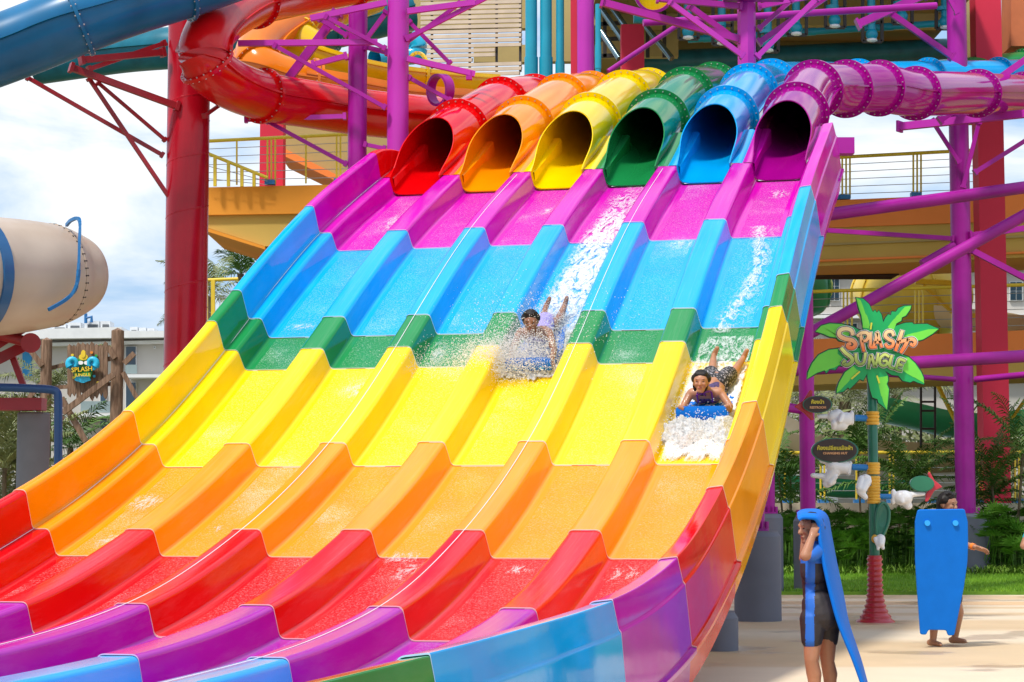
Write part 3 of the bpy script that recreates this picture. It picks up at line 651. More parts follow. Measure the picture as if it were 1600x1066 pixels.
for i_, (p, q, w_) in enumerate((((938, 12), (985, 80), 10), ((955, 10), (990, 60), 10), ((940, 50), (968, 92), 10), ((1008, 40), (1050, 92), 10))):
    a = W(*p, 48.5); b = W(*q, 48); tag(MB().cyl(a, b, pxm(w_, 48)/2, n=16).build('air_duct', M_silver, smooth=True, loc=a), ['upper left silver duct behind the thin teal pipe', 'silver duct left of the dark red pillar top', 'lowest silver duct left of the dark red pillar', 'silver duct right of the dark red pillar'][i_], 'duct', 'slanting silver ducts')
# lattice frames behind ducts
t = empty('duct_rack', W(960, 60, 49).xy.to_3d(), 'dark steel rack holding the silver ducts', 'rack')
mb = MB()
for v in (12, 38, 62, 88): mb.quadbox(W(936, v, 49), W(975, v-2, 49), .09, .09)
for u in (945, 1012, 1038): mb.quadbox(W(u, 10, 49), W(u, 90, 49), .09, .09, up=Vector((0, 1, 0)))
mb.build('rack_frame', M_dark, t)
tag(slab(rect(934, -40, 1060, 88), 50, .3, M_tan, 'back_wall'), 'tan wall panel behind the silver ducts', 'wall')
t = empty('tube_mouth', W(1025, -8, 41).xy.to_3d(), 'yellow tube end with purple rim at the top edge of the photo', 'tube end')
MB().ring(W(1022, -12, 41), (.1, -1, -.3), .36, .42, .08, n=32).build('rim', M_purple, t, smooth=True, auto=30); MB().ring(W(1022, -12, 41.05), (.1, -1, -.3), .02, .36, .06, n=32).build('tube_shell', fibre('yellow'), t, smooth=True, auto=30)
# slatted screen
t = empty('slatted_screen', W(740, 60, 46).xy.to_3d(), 'beige slatted screen with missing slats above the red tube', 'screen')
M_slat = mat('slat_beige', (.55, .44, .34), rough=.75, var=.12, scale=2)
for i_ in range(17):
    y = -6+i_*7.45; segs = [(658, 815)]
    if i_ == 12: segs = [(658, 774)]
    if i_ == 11: segs = [(658, 774)]
    if i_ == 13: segs = [(658, 738)]
    if i_ == 16: segs = [(690, 812)]
    for a, b in segs:
        MB().quadbox(W(a, y+5-(a-658)*.025, 47.2-(a-658)*.009), W(b, y+5-(b-658)*.025, 47.2-(b-658)*.009), .05, pxm(5.4, 46)).build('slat', M_slat, t)
for u in (675, 734, 776, 813):
    MB().quadbox(W(u, -20, 47.3-(u-658)*.009), W(u, 112, 47.3-(u-658)*.009), .06, .08, up=Vector((0, 1, 0))).build('screen_post', M_dark, t)
tag(slab(rect(640, -60, 822, 44), 52, .3, M_tan, 'back_wall'), 'tan wall behind the beige slatted screen', 'wall')
tag(slab(rect(740, 70, 826, 97), 49, .3, M_tan, 'back_wall'), 'tan panel showing through the gap in the beige slats', 'wall')
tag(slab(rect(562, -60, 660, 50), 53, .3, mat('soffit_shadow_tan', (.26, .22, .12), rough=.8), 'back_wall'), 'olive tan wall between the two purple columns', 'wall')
tag(slab(rect(862, -60, 895, 96), 50, .3, M_tan, 'back_wall'), 'tan wall strip behind the upright teal pipes', 'wall')
tag(slab(rect(1516, -60, 1541, 190), 50, .5, M_tan, 'back_wall'), 'tan wall strip left of the broad red pillar', 'wall')
tag(slab(rect(1580, -60, 1720, 72), 49, 1, mat('render_rust', (.50, .14, .05), rough=.8), 'back_wall'), 'rust orange wall at the upper right corner', 'wall')
pp = catmull([W(640, 60, 43), W(652, 70, 43), W(650, 85, 43), W(625, 88, 43), W(585, 92, 42.5)], 6)
tag(MB().sweep(pp, .2, n=16).build('blue_flume', mat('cyan_gloss', (.01, .42, .66), rough=.25, coat=.4), smooth=True, loc=pp[0]), 'bright cyan tube glimpsed between the right purple column and the slats', 'tube')
# ---------------------------------------------------------------- background right: hotel, flumes, fence
M_hotel = mat('hotel_render', (.50, .47, .43), rough=.85, var=.08, scale=.3)
M_hotelw = mat('hotel_white_trim', (.72, .73, .73), rough=.8, var=.05)
M_glass = mat('window_glass', (.02, .05, .08), rough=.08, spec=.6)
def windows(par, rects, Y, grid=(2, 2)):
    for (x0, y0, x1, y1) in rects:
        f = slab(rect(x0, y0, x1, y1), Y-.10, .3, M_hotelw, 'window', par); WM[f.name] = Matrix.Translation(par.location)
        gx, gy = grid; m = 1.6
        for i in range(gx):
            for j in range(gy):
                a = x0+m/2+(x1-x0-m/2)*i/gx; b = x0+(x1-x0-m/2)*(i+1)/gx-m/2+m/2-.4; c = y0+m/2+(y1-y0-m/2)*j/gy; d = y0+(y1-y0-m/2)*(j+1)/gy-.4
                slab(rect(a, c, b, d), Y-.13, .02, M_glass, 'pane', f)
tw = empty('reflected_tower', (20, 50, 0), 'unseen tan and red tower added for the slide skirt to reflect', 'building')  # out of view, added so the outer skirt mirrors walls instead of bright sky
MB().box((22.5, 53, 7), (16, 6, 14)).build('wall', M_tan, tw)
for z_ in (3.5, 7, 10.5): MB().box((22.5, 49.9, z_), (16.2, .6, .5)).build('floor_band', M_olive, tw)
for x_ in (15.4, 19, 22.6, 26.2): MB().box((x_, 49.5, 7), (.7, .7, 14)).build('pillar', M_redwall, tw)
h = empty('hotel_building', W(1450, 500, 80).xy.to_3d(), 'white hotel with dark windows seen between the walkways at right', 'building')
slab(rect(1150, 340, 1760, 800), 80, 10, M_hotel, 'wall', h)
for v in (418, 497, 590): slab(rect(1150, v-6, 1760, v), 79.6, .5, M_hotelw, 'floor_band', h)
windows(h, [(1296, 425, 1312, 470), (1350, 425, 1384, 455), (1318, 505, 1340, 520), (1284, 490, 1300, 522), (1478, 420, 1492, 445), (1578, 365, 1598, 412), (1578, 440, 1598, 470), (1604, 365, 1628, 412)], 80)
M_oldyellow = mat('faded_yellow_fibreglass', (.68, .48, .05), rough=.5, var=.2, scale=.8, coat=.1)
M_oldcream = mat('faded_cream_fibreglass', (.62, .48, .27), rough=.55, var=.15, scale=.8)
M_oldgreen = mat('green_fibreglass', (.03, .34, .15), rough=.35, coat=.2, var=.2, scale=.8)
def wsweep(name, pts, r, m, label, n=8, arc=None, cat='water slide', ribs=0, rad=None, thick=.03):
    P = [W(*p) for p in pts]; path = catmull(P, n); t = empty(name, P[0].xy.to_3d(), label, cat)
    mb = MB(); rr = rad and [v.x for v in catmull([(q, 0, 0) for q in rad], n)] or r
    if arc: mb.sweep(path, rr, n=22, a0=-arc, a1=arc); mb.sweep(path, r+thick, n=22, a0=-arc, a1=arc)
    else: mb.sweep(path, rr, n=32, caps=True)
    mb.build('flume_shell', m, t, smooth=True, auto=45)
    for i in range(ribs):
        k = int((i+.5)/ribs*(len(path)-1)); d = path[k+1]-path[k-1]; R0 = rr[k] if rad else r
        if arc is None: MB().ring(path[k], d, R0-.02, R0+.06, .06, n=36, bolts=30, bm=1).build('flange', [m, M_dark], t, smooth=True, auto=30)
    return t
wsweep('bowl_flume', [(1352, 455, 62), (1385, 462, 61), (1425, 468, 60), (1460, 462, 60), (1480, 450, 60.5)], 1, M_oldyellow, 'huge faded yellow funnel flume behind the sign leaves', rad=[.5, 1.15, 1.45, 1.2, .7], ribs=4)
wsweep('bowl_flume', [(1240, 455, 58), (1268, 452, 58), (1288, 450, 58), (1300, 450, 58)], .7, M_oldgreen, 'green funnel flume beside the blue slide skirt', rad=[.8, .78, .6, .2], ribs=2)
wsweep('open_flume', [(1480, 480, 56), (1540, 486, 55), (1600, 496, 54), (1680, 500, 54)], .55, M_oldcream, 'cream trough flume right of the tallest purple column', arc=1.6)
wsweep('open_flume', [(1180, 640, 60), (1250, 672, 58), (1340, 684, 57), (1450, 690, 57), (1560, 684, 57), (1700, 676, 57)], .85, M_oldcream, 'long cream trough flume behind the palms and signpost', arc=1.5)
wsweep('open_flume', [(1370, 618, 60), (1430, 630, 60), (1500, 644, 60), (1580, 640, 60), (1700, 620, 60)], .75, M_oldgreen, 'upper green trough flume behind the signpost', arc=1.5)
wsweep('open_flume', [(1180, 735, 56), (1260, 742, 55), (1360, 750, 55), (1440, 745, 55)], .5, M_oldgreen, 'low green trough flume behind the yellow fence', arc=1.5)
tag(MB().sweep([W(1240, 431, 53), W(1392, 431, 53), W(1399, 428, 53), W(1399, 405, 53)], .1, n=14, up=Vector((0, 1, 0))).build('water_pipe', M_dark, smooth=True, auto=40, loc=W(1300, 431, 53)), 'black pipe hung below the upper right walkway', 'pipe')
for i_, (p, q, w_) in enumerate((((1430, 440), (1490, 443), 8), ((1442, 446), (1492, 492), 5), ((1488, 425), (1489, 520), 5), ((1495, 494), (1545, 494), 8), ((1462, 596), (1494, 660), 5), ((1494, 590), (1496, 680), 4), ((1580, 655), (1620, 600), 5))):
    a = W(*p, 54); b = W(*q, 54); tag(MB().quadbox(a, b, .08, pxm(w_, 54), up=Vector((0, .2, 1))).build('steel_beam', M_yellowrail, loc=a), ['yellow horizontal strut in front of the faded yellow funnel', 'yellow diagonal strut in front of the faded yellow funnel', 'yellow upright left of the tallest purple column', 'yellow level strut between the purple column and the red pillar',
        'yellow diagonal strut before the green trough', 'yellow upright touching the purple column low down', 'yellow diagonal strut right of the red pillar'][i_], 'strut', 'yellow struts of the far flumes')
t = empty('scaffold_tower', W(1450, 640, 56).xy.to_3d(), 'thin black scaffold tower before the green trough', 'scaffold')
for u in (1439, 1461): MB().cyl(W(u, 596, 56), W(u, 700, 56), .035, n=8).build('upright', M_dark, t)
mb = MB(); [mb.cyl(W(1439, v, 56), W(1461, v, 56), .03, n=8) for v in (600, 628, 642, 670)]; mb.build('cross_bar', M_dark, t)
# planter ledge and fence
zt_ = W(1400, 786, 47.5).z
t = MB().box((10, 48.3, zt_/2), (26, 1.2, zt_)).build('ledge_wall', mat('ledge_paint', (.50, .42, .31), rough=.85), loc=(10, 48, 0)); tag(t, 'low beige ledge wall behind the hedge', 'wall')
railing('ledge_fence', 1180, 1700, 708, 706, 786, 786, 48.2, 48.2, [1226, 1282, 1288, 1338, 1390, 1396, 1452, 1530, 1536, 1586, 1592, 1640], 'yellow post and cable fence on the ledge behind the hedge', cables=6, par_group='yellow railings', railm=M_yellowrail)
tag(MB().box(W(1425, 755, 62), (5, 3, 1.6)).build('white_hut', M_hotelw, loc=W(1425, 755, 62).xy.to_3d()), 'low white hut behind the yellow fence', 'hut')
# ================================================================ left background
h = empty('hotel_building', W(140, 620, 75).xy.to_3d(), 'beige hotel with white roof edge and rooftop air conditioners at left', 'building')
slab(rect(-150, 524, 330, 830), 75, 12, M_hotel, 'wall', h)
slab([(-150, 520), (60, 518), (60, 514), (190, 511), (190, 517), (330, 517), (330, 526), (-150, 532)], 74.2, 12, M_hotelw, 'roof', h)
slab([(60, 536), (330, 530), (330, 534), (60, 541)], 74.6, .5, M_hotelw, 'floor_band', h)
slab(rect(112, 646, 172, 651), 73.4, 1.7, M_hotelw, 'balcony_slab', h); slab(rect(196, 585, 300, 590), 74.0, 1.1, M_hotelw, 'balcony_slab', h)
slab(rect(126, 627, 172, 645), 73.5, .04, mat('balcony_glass', (.25, .32, .32), rough=.1, spec=.6), 'balcony_glass', h)
slab(rect(196, 570, 214, 584), 74.1, .04, mat('balcony_glass', (.25, .32, .32)), 'balcony_glass', h)
slab(rect(35, 544, 49, 588), 74.9, .3, mat('blue_panel', (.01, .22, .48), rough=.5), 'blue_panel', h)
windows(h, [(196, 541, 213, 584), (196, 597, 213, 640), (156, 612, 166, 645), (156, 654, 168, 672), (240, 541, 243, 545), (130, 655, 137, 660)], 75, (1, 1))
M_ac = mat('ac_casing', (.66, .68, .70), rough=.5)
def acunit(x0, x1, y0, y1, i, lab):
    f = empty('air_conditioner', W((x0+x1)/2, y1, 74.5).xy.to_3d()+UZ*W(0, y1, 74.5).z, lab, 'air conditioner', 'rooftop air conditioners')
    slab(rect(x0, y0, x1, y1), 74.5, .8, M_ac, 'casing', f); slab(rect(x0+(x1-x0)*.2, y0+5, x1-2, y1-3), 74.47, .02, mat('ac_grille', (.10, .11, .12), rough=.6), 'grille', f)
for i_, (a, b, c, d, l_) in enumerate(((81, 103, 507, 524, 'leftmost rooftop air conditioner above the wooden sign'), (106, 126, 504, 523, 'plain white rooftop air conditioner beside the leftmost one'), (132, 155, 502, 524, 'large rooftop air conditioner below the bent pipe'), (157, 172, 502, 523, 'rooftop air conditioner just left of the tall wooden post'), (203, 215, 511, 520, 'leftmost small rooftop unit near the red column'), (217, 228, 512, 520, 'middle small rooftop unit near the red column'), (230, 241, 513, 520, 'small rooftop unit closest to the red column'))): acunit(a, b, c, d, i_, l_)
tag(MB().sweep([W(134, 505, 74.3), W(134, 490, 74.3), W(134.5, 497, 74.3), W(143, 495, 74.3), W(143, 504, 74.3)], .06, n=8, up=Vector((0, 1, 0))).build('roof_pipe', M_bluebase, loc=W(134, 505, 74.3)), 'bent blue pipe on the hotel roof', 'pipe')
# wooden sign
YS = 40
t = empty('wooden_sign', W(130, 700, YS).xy.to_3d(), 'rustic timber sign frame with a ragged board and a bright crest', 'sign')
def post(u0, u1, y0, y1, n='post'):
    a = W((u0+u1)/2, y1, YS); b = W((u0+u1)/2, y0, YS); r = pxm(u1-u0, YS)/2; mb = MB(); N = 14; rows = []
    z0 = 0
    for z in [z0+(b.z-z0)*k/12 for k in range(13)]:
        rows.append([Vector((b.x+(r*(1+.06*noise.noise(Vector((q*2, z, u0))))*math.cos(q)), YS+r*math.sin(q)*(1+.06*noise.noise(Vector((q, z*2, 3)))), z)) for q in [2*math.pi*j/N for j in range(N)]])
    mb.grid(rows, closed=True); mb.add([b+UZ*.06]+rows[-1], [[0, 1+j, 1+(j+1) % N] for j in range(N)]); mb.build(n, M_wood, t, smooth=True, auto=50)
post(64, 82, 532, 720); post(174, 194, 517, 700)
for p, q, w_, dy in (((48, 548), (66, 572), 8, -.1), ((40, 628), (64, 600), 7, -.1), ((66, 640), (40, 668), 6, .1), ((80, 575), (110, 568), 6, .15), ((160, 563), (176, 560), 7, .15), ((80, 606), (176, 600), 6, .15), ((168, 542), (180, 560), 8, -.15), ((194, 568), (210, 552), 8, -.15),
                     ((98, 645), (178, 585), 9, -.25), ((96, 622), (134, 690), 9, -.1), ((192, 582), (214, 622), 7, -.1), ((82, 640), (100, 655), 6, .1)):
    MB().quadbox(W(p[0], p[1], YS+dy), W(q[0], q[1], YS+dy), pxm(w_, YS)*.7, pxm(w_, YS)).build('timber', M_wood, t)
for k in range(9):
    u = 105+k*7; top = 538+random.uniform(-3, 3); bot = 618+random.uniform(-6, 8)
    a = W(u+3.5, top, YS); b = W(u+3.5, bot, YS)
    v = [W(u+.2, top+2, YS+.05), W(u+3, top-2, YS+.05), W(u+6.8, top+1, YS+.05), W(u+6.8, bot-4, YS+.05), W(u+4, bot+3, YS+.05), W(u+.2, bot-2, YS+.05)]
    MB().prism(v, (0, .06, 0)).build('board', M_wood, t, recalc=True)
crest = MB()
def disc(mb, u, v, ru, rv, Y, th=.05, n=22, wob=0):
    mb.prism([W(u+ru*(1+wob*math.sin(5*q))*math.cos(q), v+rv*(1+wob*math.sin(5*q))*math.sin(q), Y) for q in [2*math.pi*i/n for i in range(n)]], (0, th, 0))
M_cblue = mat('crest_blue', (.02, .45, .70), rough=.4); M_cgreen = mat('crest_green', (.03, .35, .06), rough=.4); M_cyel = mat('crest_yellow', (.85, .60, .03), rough=.4); M_cora = mat('crest_orange', (.85, .25, .02), rough=.4)
mb = MB(); disc(mb, 129, 578, 15, 20, YS-.05, .08); mb.build('crest_board', M_cgreen, t, recalc=True)
for s_ in (-1, 1):
    mb = MB(); cen = 129+s_*14
    sp = [W(cen+s_*(2+8*math.cos(q*s_ if s_ > 0 else q))*.8, 570-7*math.sin(q)-2, YS-.12) for q in [i*.4 for i in range(-2, 11)]]
    mb.sweep(sp, [.07-.003*i for i in range(len(sp))], n=10, up=Vector((0, 1, 0))); disc(mb, cen, 572, 9, 7, YS-.1, .06); mb.build('crest_wave', M_cblue, t, smooth=True, auto=40)
mb = MB(); disc(mb, 130, 558, 7, 5, YS-.12); disc(mb, 130, 553, 3.5, 6, YS-.14); mb.build('crest_top', M_cyel, t, recalc=True)
mb = MB(); disc(mb, 126, 567, 4, 3, YS-.13); disc(mb, 135, 567, 4, 3, YS-.15); mb.build('crest_foam', M_white, t, recalc=True)
mb = MB(); disc(mb, 129, 592, 12, 6, YS-.1, wob=.1); mb.build('crest_base', M_cblue, t, recalc=True)
for u, v, c_ in ((113, 555, M_cyel), (150, 556, M_cgreen), (115, 590, M_cyel), (147, 588, M_cblue), (153, 598, M_cyel), (143, 551, M_cora)):
    mb = MB(); disc(mb, u, v, 2.2, 2.2, YS+.0, .04, n=10, wob=.4); mb.build('painted_star', c_, t, recalc=True)
def text(s_, size, loc, m, par, name, bold=0., rot=0., ext=.004):
    cu = bpy.data.curves.new('t', 'FONT'); cu.body = s_; cu.size = size; cu.align_x = 'CENTER'; cu.align_y = 'CENTER'; cu.extrude = ext; cu.offset = bold; cu.resolution_u = 3
    o = bpy.data.objects.new('t', cu); C.objects.link(o); dg = bpy.context.evaluated_depsgraph_get(); me = bpy.data.meshes.new_from_object(o.evaluated_get(dg)); bpy.data.objects.remove(o)
    M = Matrix.Translation(loc) @ Matrix.Rotation(math.pi/2, 4, 'X') @ Matrix.Rotation(rot, 4, 'Z')
    if par is not None: M = (WM[par.name] if par.name in WM else Matrix.Translation(par.location)).inverted() @ M
    me.transform(M); me.name = name; me.materials.clear(); me.materials.append(m)
    n = bpy.data.objects.new(name, me); C.objects.link(n); n.parent = par; return n
text('SPLASH', pxm(10, YS), W(128, 577.5, YS-.16), M_black, t, 'lettering', bold=.012, rot=.08); text('SPLASH', pxm(10, YS), W(128, 577.5, YS-.18), M_cyel, t, 'lettering', bold=.002, rot=.08)
text('JUNGLE', pxm(7, YS), W(129, 586, YS-.16), M_cyel, t, 'lettering', bold=.002, rot=.04)

# ================================================================ plants
def frond(mb, base, az, el, L, droop, ll, n=26, wd=.034, tw=.5):
    p = Vector(base); d = Vector((math.cos(az)*math.cos(el), math.sin(az)*math.cos(el), math.sin(el))); step = L/n; prev = p.copy()
    pts = [p.copy()]
    for i in range(n):
        d = (d+Vector((0, 0, -droop*step*(1+i/n)))).normalized(); p = p+d*step; pts.append(p.copy())
    for i in range(0, n): mb.quadbox(pts[i], pts[i+1], .012, .012)
    for i in range(2, n+1):
        k = i/n; l = ll*math.sin(math.pi*min(1, .18+.8*k))**.7*random.uniform(.85, 1.1); dd = (pts[i]-pts[i-1]).normalized(); sd = dd.cross(UZ); 
        if sd.length < .01: continue
        sd.normalize()
        for sg in (-1, 1):
            v = (sd*sg+dd*(.55+.6*k)+UZ*random.uniform(-.1, .45)).normalized(); a = pts[i]; m_ = a+v*l*.5+UZ*.02; e = a+v*l-UZ*l*random.uniform(.15, .5); w_ = dd*wd
            mb.add([a-w_*.3, a+w_*.3, m_+w_*.6, m_-w_*.6, e], [[0, 1, 2, 3], [3, 2, 4]])
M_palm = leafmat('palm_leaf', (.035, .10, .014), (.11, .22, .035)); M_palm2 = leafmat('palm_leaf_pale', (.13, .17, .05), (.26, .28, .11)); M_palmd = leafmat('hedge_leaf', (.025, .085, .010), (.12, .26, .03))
M_trunk = mat('palm_trunk', (.12, .09, .05), rough=.9, var=.3, scale=8)
def palm(u, vtop, Y, L, nf, label, m, vbase=None, trunk=.06, ll=.35, group=None, el=(.4, 1.3), stems=1, seed=0, cat='palm'):
    random.seed(seed+int(u)); a = W(u, vtop, Y); t = empty('palm_tree', (a.x, Y, 0), label, cat, group)
    for s_ in range(stems):
        ox, oy = (random.uniform(-.35, .35), random.uniform(-.3, .3)) if stems > 1 else (0, 0); hz = a.z*(random.uniform(.6, 1) if stems > 1 else 1)
        if hz > .2: MB().cyl((a.x+ox*.4, Y+oy*.4, 0), (a.x+ox, Y+oy, hz), trunk, trunk*.7, n=10).build('trunk', M_trunk, t, smooth=True)
        mb = MB()
        for i in range(nf): frond(mb, (a.x+ox, Y+oy, hz), i*2.4+random.uniform(-.3, .3), random.uniform(*el), L*random.uniform(.75, 1.1), random.uniform(.45, .9)/L, ll)
        mb.build('crown', m, t)
    return t
gp = 'palms behind the fence'
palm(1405, 720, 45.5, 1.7, 8, 'slim feathery palm directly right of the signpost', M_palm, stems=3, group=gp, trunk=.03)
palm(1352, 700, 46, 1.7, 8, 'feathery palm just left of the signpost pole', M_palm, stems=2, group=gp, trunk=.03)
palm(1570, 700, 45.5, 2.0, 9, 'big feathery palm before the broad red pillar', M_palm, stems=3, group=gp, trunk=.04)
palm(1540, 735, 46, 1.3, 7, 'lower palm between purple column and red pillar', M_palm, stems=2, group=gp, trunk=.03)
palm(1238, 740, 46, 1.4, 8, 'dark feathery palm between the slide skirt and the magenta column', M_palm, stems=3, group=gp, trunk=.03)
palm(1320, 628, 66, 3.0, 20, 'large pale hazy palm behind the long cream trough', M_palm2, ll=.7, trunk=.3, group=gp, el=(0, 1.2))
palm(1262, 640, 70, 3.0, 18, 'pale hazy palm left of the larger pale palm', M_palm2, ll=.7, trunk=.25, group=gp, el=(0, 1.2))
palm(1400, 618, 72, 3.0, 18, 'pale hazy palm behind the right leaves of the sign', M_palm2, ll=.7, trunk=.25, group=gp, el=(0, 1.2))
gl = 'palms at the left'
palm(376, 428, 60, 1.6, 14, 'palm crown peeping over the top of the blue slide wall', M_palm, ll=.6, trunk=.14, group=gl, el=(-.2, 1.3))
palm(330, 462, 58, 1.8, 12, 'pale palm crown between the red column and the slide', M_palm2, ll=.5, trunk=.12, group=gl, el=(-.2, 1.2))
palm(8, 720, 33, 1.5, 14, 'bushy palm at the left edge below the blue pipe', M_palm2, ll=.4, trunk=.05, group=gl, stems=3, el=(.0, 1.3))
palm(12, 668, 50, 1.6, 12, 'palm at the left edge behind the blue pipe', M_palm, ll=.5, trunk=.1, group=gl, el=(-.1, 1.2))
palm(76, 610, 48, 2.0, 12, 'palm behind the left wooden post of the sign', M_palm2, ll=.5, trunk=.1, group=gl, el=(-.2, 1.0))
palm(110, 700, 46, 1.7, 14, 'palm low between the blue pipe and the orange slide wall', M_palm, ll=.45, trunk=.1, group=gl, el=(-.3, 1.1))
random.seed(3)
mb = MB()
for i in range(5200):
    x = random.uniform(-13, -7.5); y = random.uniform(44, 50); hz = .6+.9*noise.noise(Vector((x*.5, y*.5, 0)))+1.1
    c = Vector((x, y, random.uniform(0, hz))); d = Vector((random.gauss(0, 1), random.gauss(0, 1), random.gauss(.5, 1))).normalized(); e = d.orthogonal().normalized()*.05
    mb.add([c-e, c+e, c+d*.22], [[0, 1, 2]])
tag(mb.build('shrub_bank', M_palm), 'mass of green shrubs under the wooden sign', 'shrubs', kind='stuff')
mb = MB()
for i in range(9000):
    x = random.uniform(7, 24); y = random.uniform(64, 69); hz = 4.1+1.2*noise.noise(Vector((x*.35, y*.3, 5)))
    c = Vector((x, y, hz*random.random()**.7)); d = Vector((random.gauss(0, 1), random.gauss(-.3, .7), random.gauss(.3, 1))).normalized(); e = d.orthogonal().normalized()*.07
    mb.add([c-e, c+e, c+d*.45], [[0, 1, 2]])
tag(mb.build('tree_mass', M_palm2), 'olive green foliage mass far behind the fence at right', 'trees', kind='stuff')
# fan leaved hedge
def fan(mb, c, R0, n=9, tilt=.6, az=None):
    az = random.uniform(0, 6.28) if az is None else az
    ax = Vector((math.cos(az), math.sin(az), 0)); up = (UZ*random.uniform(.25, 1)+ax*tilt).normalized(); sd = up.cross(ax); 
    if sd.length < .05: sd = ax.cross(UZ)
    sd.normalize(); 
    for i in range(n):
        q = -1.25+2.5*i/(n-1)+random.uniform(-.06, .06); d = up*math.cos(q)+sd*math.sin(q)+Vector((0, 0, -.1)); nrm = d.cross(up if abs(q) > .05 else ax)
        w_ = (up*-math.sin(q)+sd*math.cos(q)).normalized()*R0*.07; L = R0*random.uniform(.85, 1.08)*(1-.18*abs(q))
        mb.add([c, c+d*L*.5+w_, c+d*L+Vector((0, 0, -L*.12)), c+d*L*.5-w_], [[0, 1, 2, 3]])
mb = MB()
for i in range(2600):
    x = random.uniform(4.4, 12.5); y = random.uniform(43.6, 46.6); h_ = 1.32+.25*noise.noise(Vector((x*.9, y*.4, 1)))+.06*(y-44)
    z = h_*random.random()**.55*random.choice((1, 1, .6)); fan(mb, Vector((x, y, z)), random.uniform(.16, .30), tilt=random.uniform(.3, 1), az=random.uniform(3.4, 6.0))
for i in range(900):
    x = random.uniform(4.4, 12.5); y = random.uniform(43.6, 46.4); mb.cyl((x, y, 0), (x+random.uniform(-.06, .06), y, random.uniform(.5, 1.2)), .008, n=4, caps=False)
tag(mb.build('hedge', M_palmd), 'dark fan leaved hedge below the beige ledge', 'hedge', kind='stuff')
tag(MB().box((8.5, 47.4, .5), (9, .3, 1.0)).build('hedge_shade_slab', mat('hedge_shade', (.010, .022, .008), rough=1), loc=(8.5, 47.2, 0)), 'near-black slab painted as the shade inside the hedge', 'hedge', kind='stuff')  # dark box whose colour stands in for deep shade behind the leaves
mb = MB()
for i in range(420):
    x = random.uniform(4.6, 12.6); y = random.uniform(42.6, 43.6); b = Vector((x, y, .05))
    for k in range(6):
        az = random.uniform(0, 6.28); l = random.uniform(.12, .30); d = Vector((math.cos(az)*.45, math.sin(az)*.45, 1)).normalized(); e = Vector((-math.sin(az), math.cos(az), 0))*.014
        m_ = b+d*l*.6; tip = b+d*l+Vector((math.cos(az), math.sin(az), -.4))*.06
        mb.add([b-e, b+e, m_+e, m_-e, tip], [[0, 1, 2, 3], [3, 2, 4]])
tag(mb.build('border_plants', leafmat('border_leaf', (.10, .22, .02), (.26, .42, .05))), 'low row of bright strap leaved plants in front of the hedge', 'plants', kind='stuff')
for u, v, s_, l_ in ((1352, 832, .55, 'light green fan palm bush just right of the draped child'), (1320, 850, .45, 'fan palm bush near the magenta column base'), (1586, 840, .6, 'broad leaved bush at the right edge'), (1556, 812, .5, 'dark upright bush right of the large grey pedestal'), (1450, 850, .42, 'fan palm bush left of the blue mat')):
    c = W(u, v, 43.1); mb = MB()
    for i in range(34): fan(mb, c+Vector((random.uniform(-.25, .25), random.uniform(-.2, .2), random.uniform(-.35, .2))), s_*random.uniform(.5, .8), n=11, tilt=random.uniform(.2, 1), az=random.uniform(3.3, 6.1))
    for i in range(5): mb.cyl((c.x+random.uniform(-.2, .2), 43.8, 0), c+Vector((random.uniform(-.2, .2), 0, 0)), .012, n=5)
    tag(mb.build('fan_palm_bush', leafmat('fan_leaf', (.07, .22, .02), (.20, .40, .05)), loc=(c.x, 43.8, 0)), l_, 'bush', 'fan palm bushes in the hedge')

# ================================================================ blob bodies (one continuous surface)
def caps(bm_, p0, p1, r0, r1, fl=None, n=14):
    """tapered capsule; fl = (axis vector, factor) squashes the section along axis"""
    p0 = Vector(p0); p1 = Vector(p1); d = p1-p0; L = d.length; d = d.normalized() if L > 1e-6 else Vector((0, 0, 1)); a = d.orthogonal().normalized(); b = d.cross(a); rows = []
    def ringat(c, r): 
        o = []
        for q in range(n):
            v = (a*math.cos(2*math.pi*q/n)+b*math.sin(2*math.pi*q/n))*r
            if fl: ax = Vector(fl[0]).normalized(); v = v-ax*(v.dot(ax))*(1-fl[1])
            o.append(c+v)
        return o
    for k in range(5): q = math.pi/2*(1-k/4); rows.append(ringat(p0-d*r0*math.sin(q), max(1e-4, r0*math.cos(q))))
    for k in range(5): q = math.pi/2*k/4; rows.append(ringat(p1+d*r1*math.sin(q), max(1e-4, r1*math.cos(q))))
    bm_.grid(rows, closed=True)
def blob(name, parts, m, par, vox=.008, sm=4, M=None, paint=None, dec=None, nz=0):
    mb = MB()
    for p in parts: caps(mb, *p)
    me = bpy.data.meshes.new('b'); me.from_pydata([tuple(M @ v if M is not None else v) for v in mb.v], [], mb.f)
    o = bpy.data.objects.new('b', me); C.objects.link(o)
    r = o.modifiers.new('r', 'REMESH'); r.mode = 'VOXEL'; r.voxel_size = vox; r.use_smooth_shade = True
    s_ = o.modifiers.new('s', 'SMOOTH'); s_.iterations = sm; s_.factor = .5
    dg = bpy.context.evaluated_depsgraph_get(); me2 = bpy.data.meshes.new_from_object(o.evaluated_get(dg)); bpy.data.objects.remove(o)
    me2.name = name; me2.materials.clear()
    for mm in (m if isinstance(m, (list, tuple)) else [m]): me2.materials.append(mm)
    if nz:
        for v in me2.vertices: v.co += v.normal*nz*noise.noise(v.co*90)
    if paint:
        for p in me2.polygons: p.material_index = paint(p.center)
    for p in me2.polygons: p.use_smooth = True
    if par is not None: me2.transform((WM[par.name] if par.name in WM else Matrix.Translation(par.location)).inverted())
    n = bpy.data.objects.new(name, me2); C.objects.link(n); n.parent = par; return n
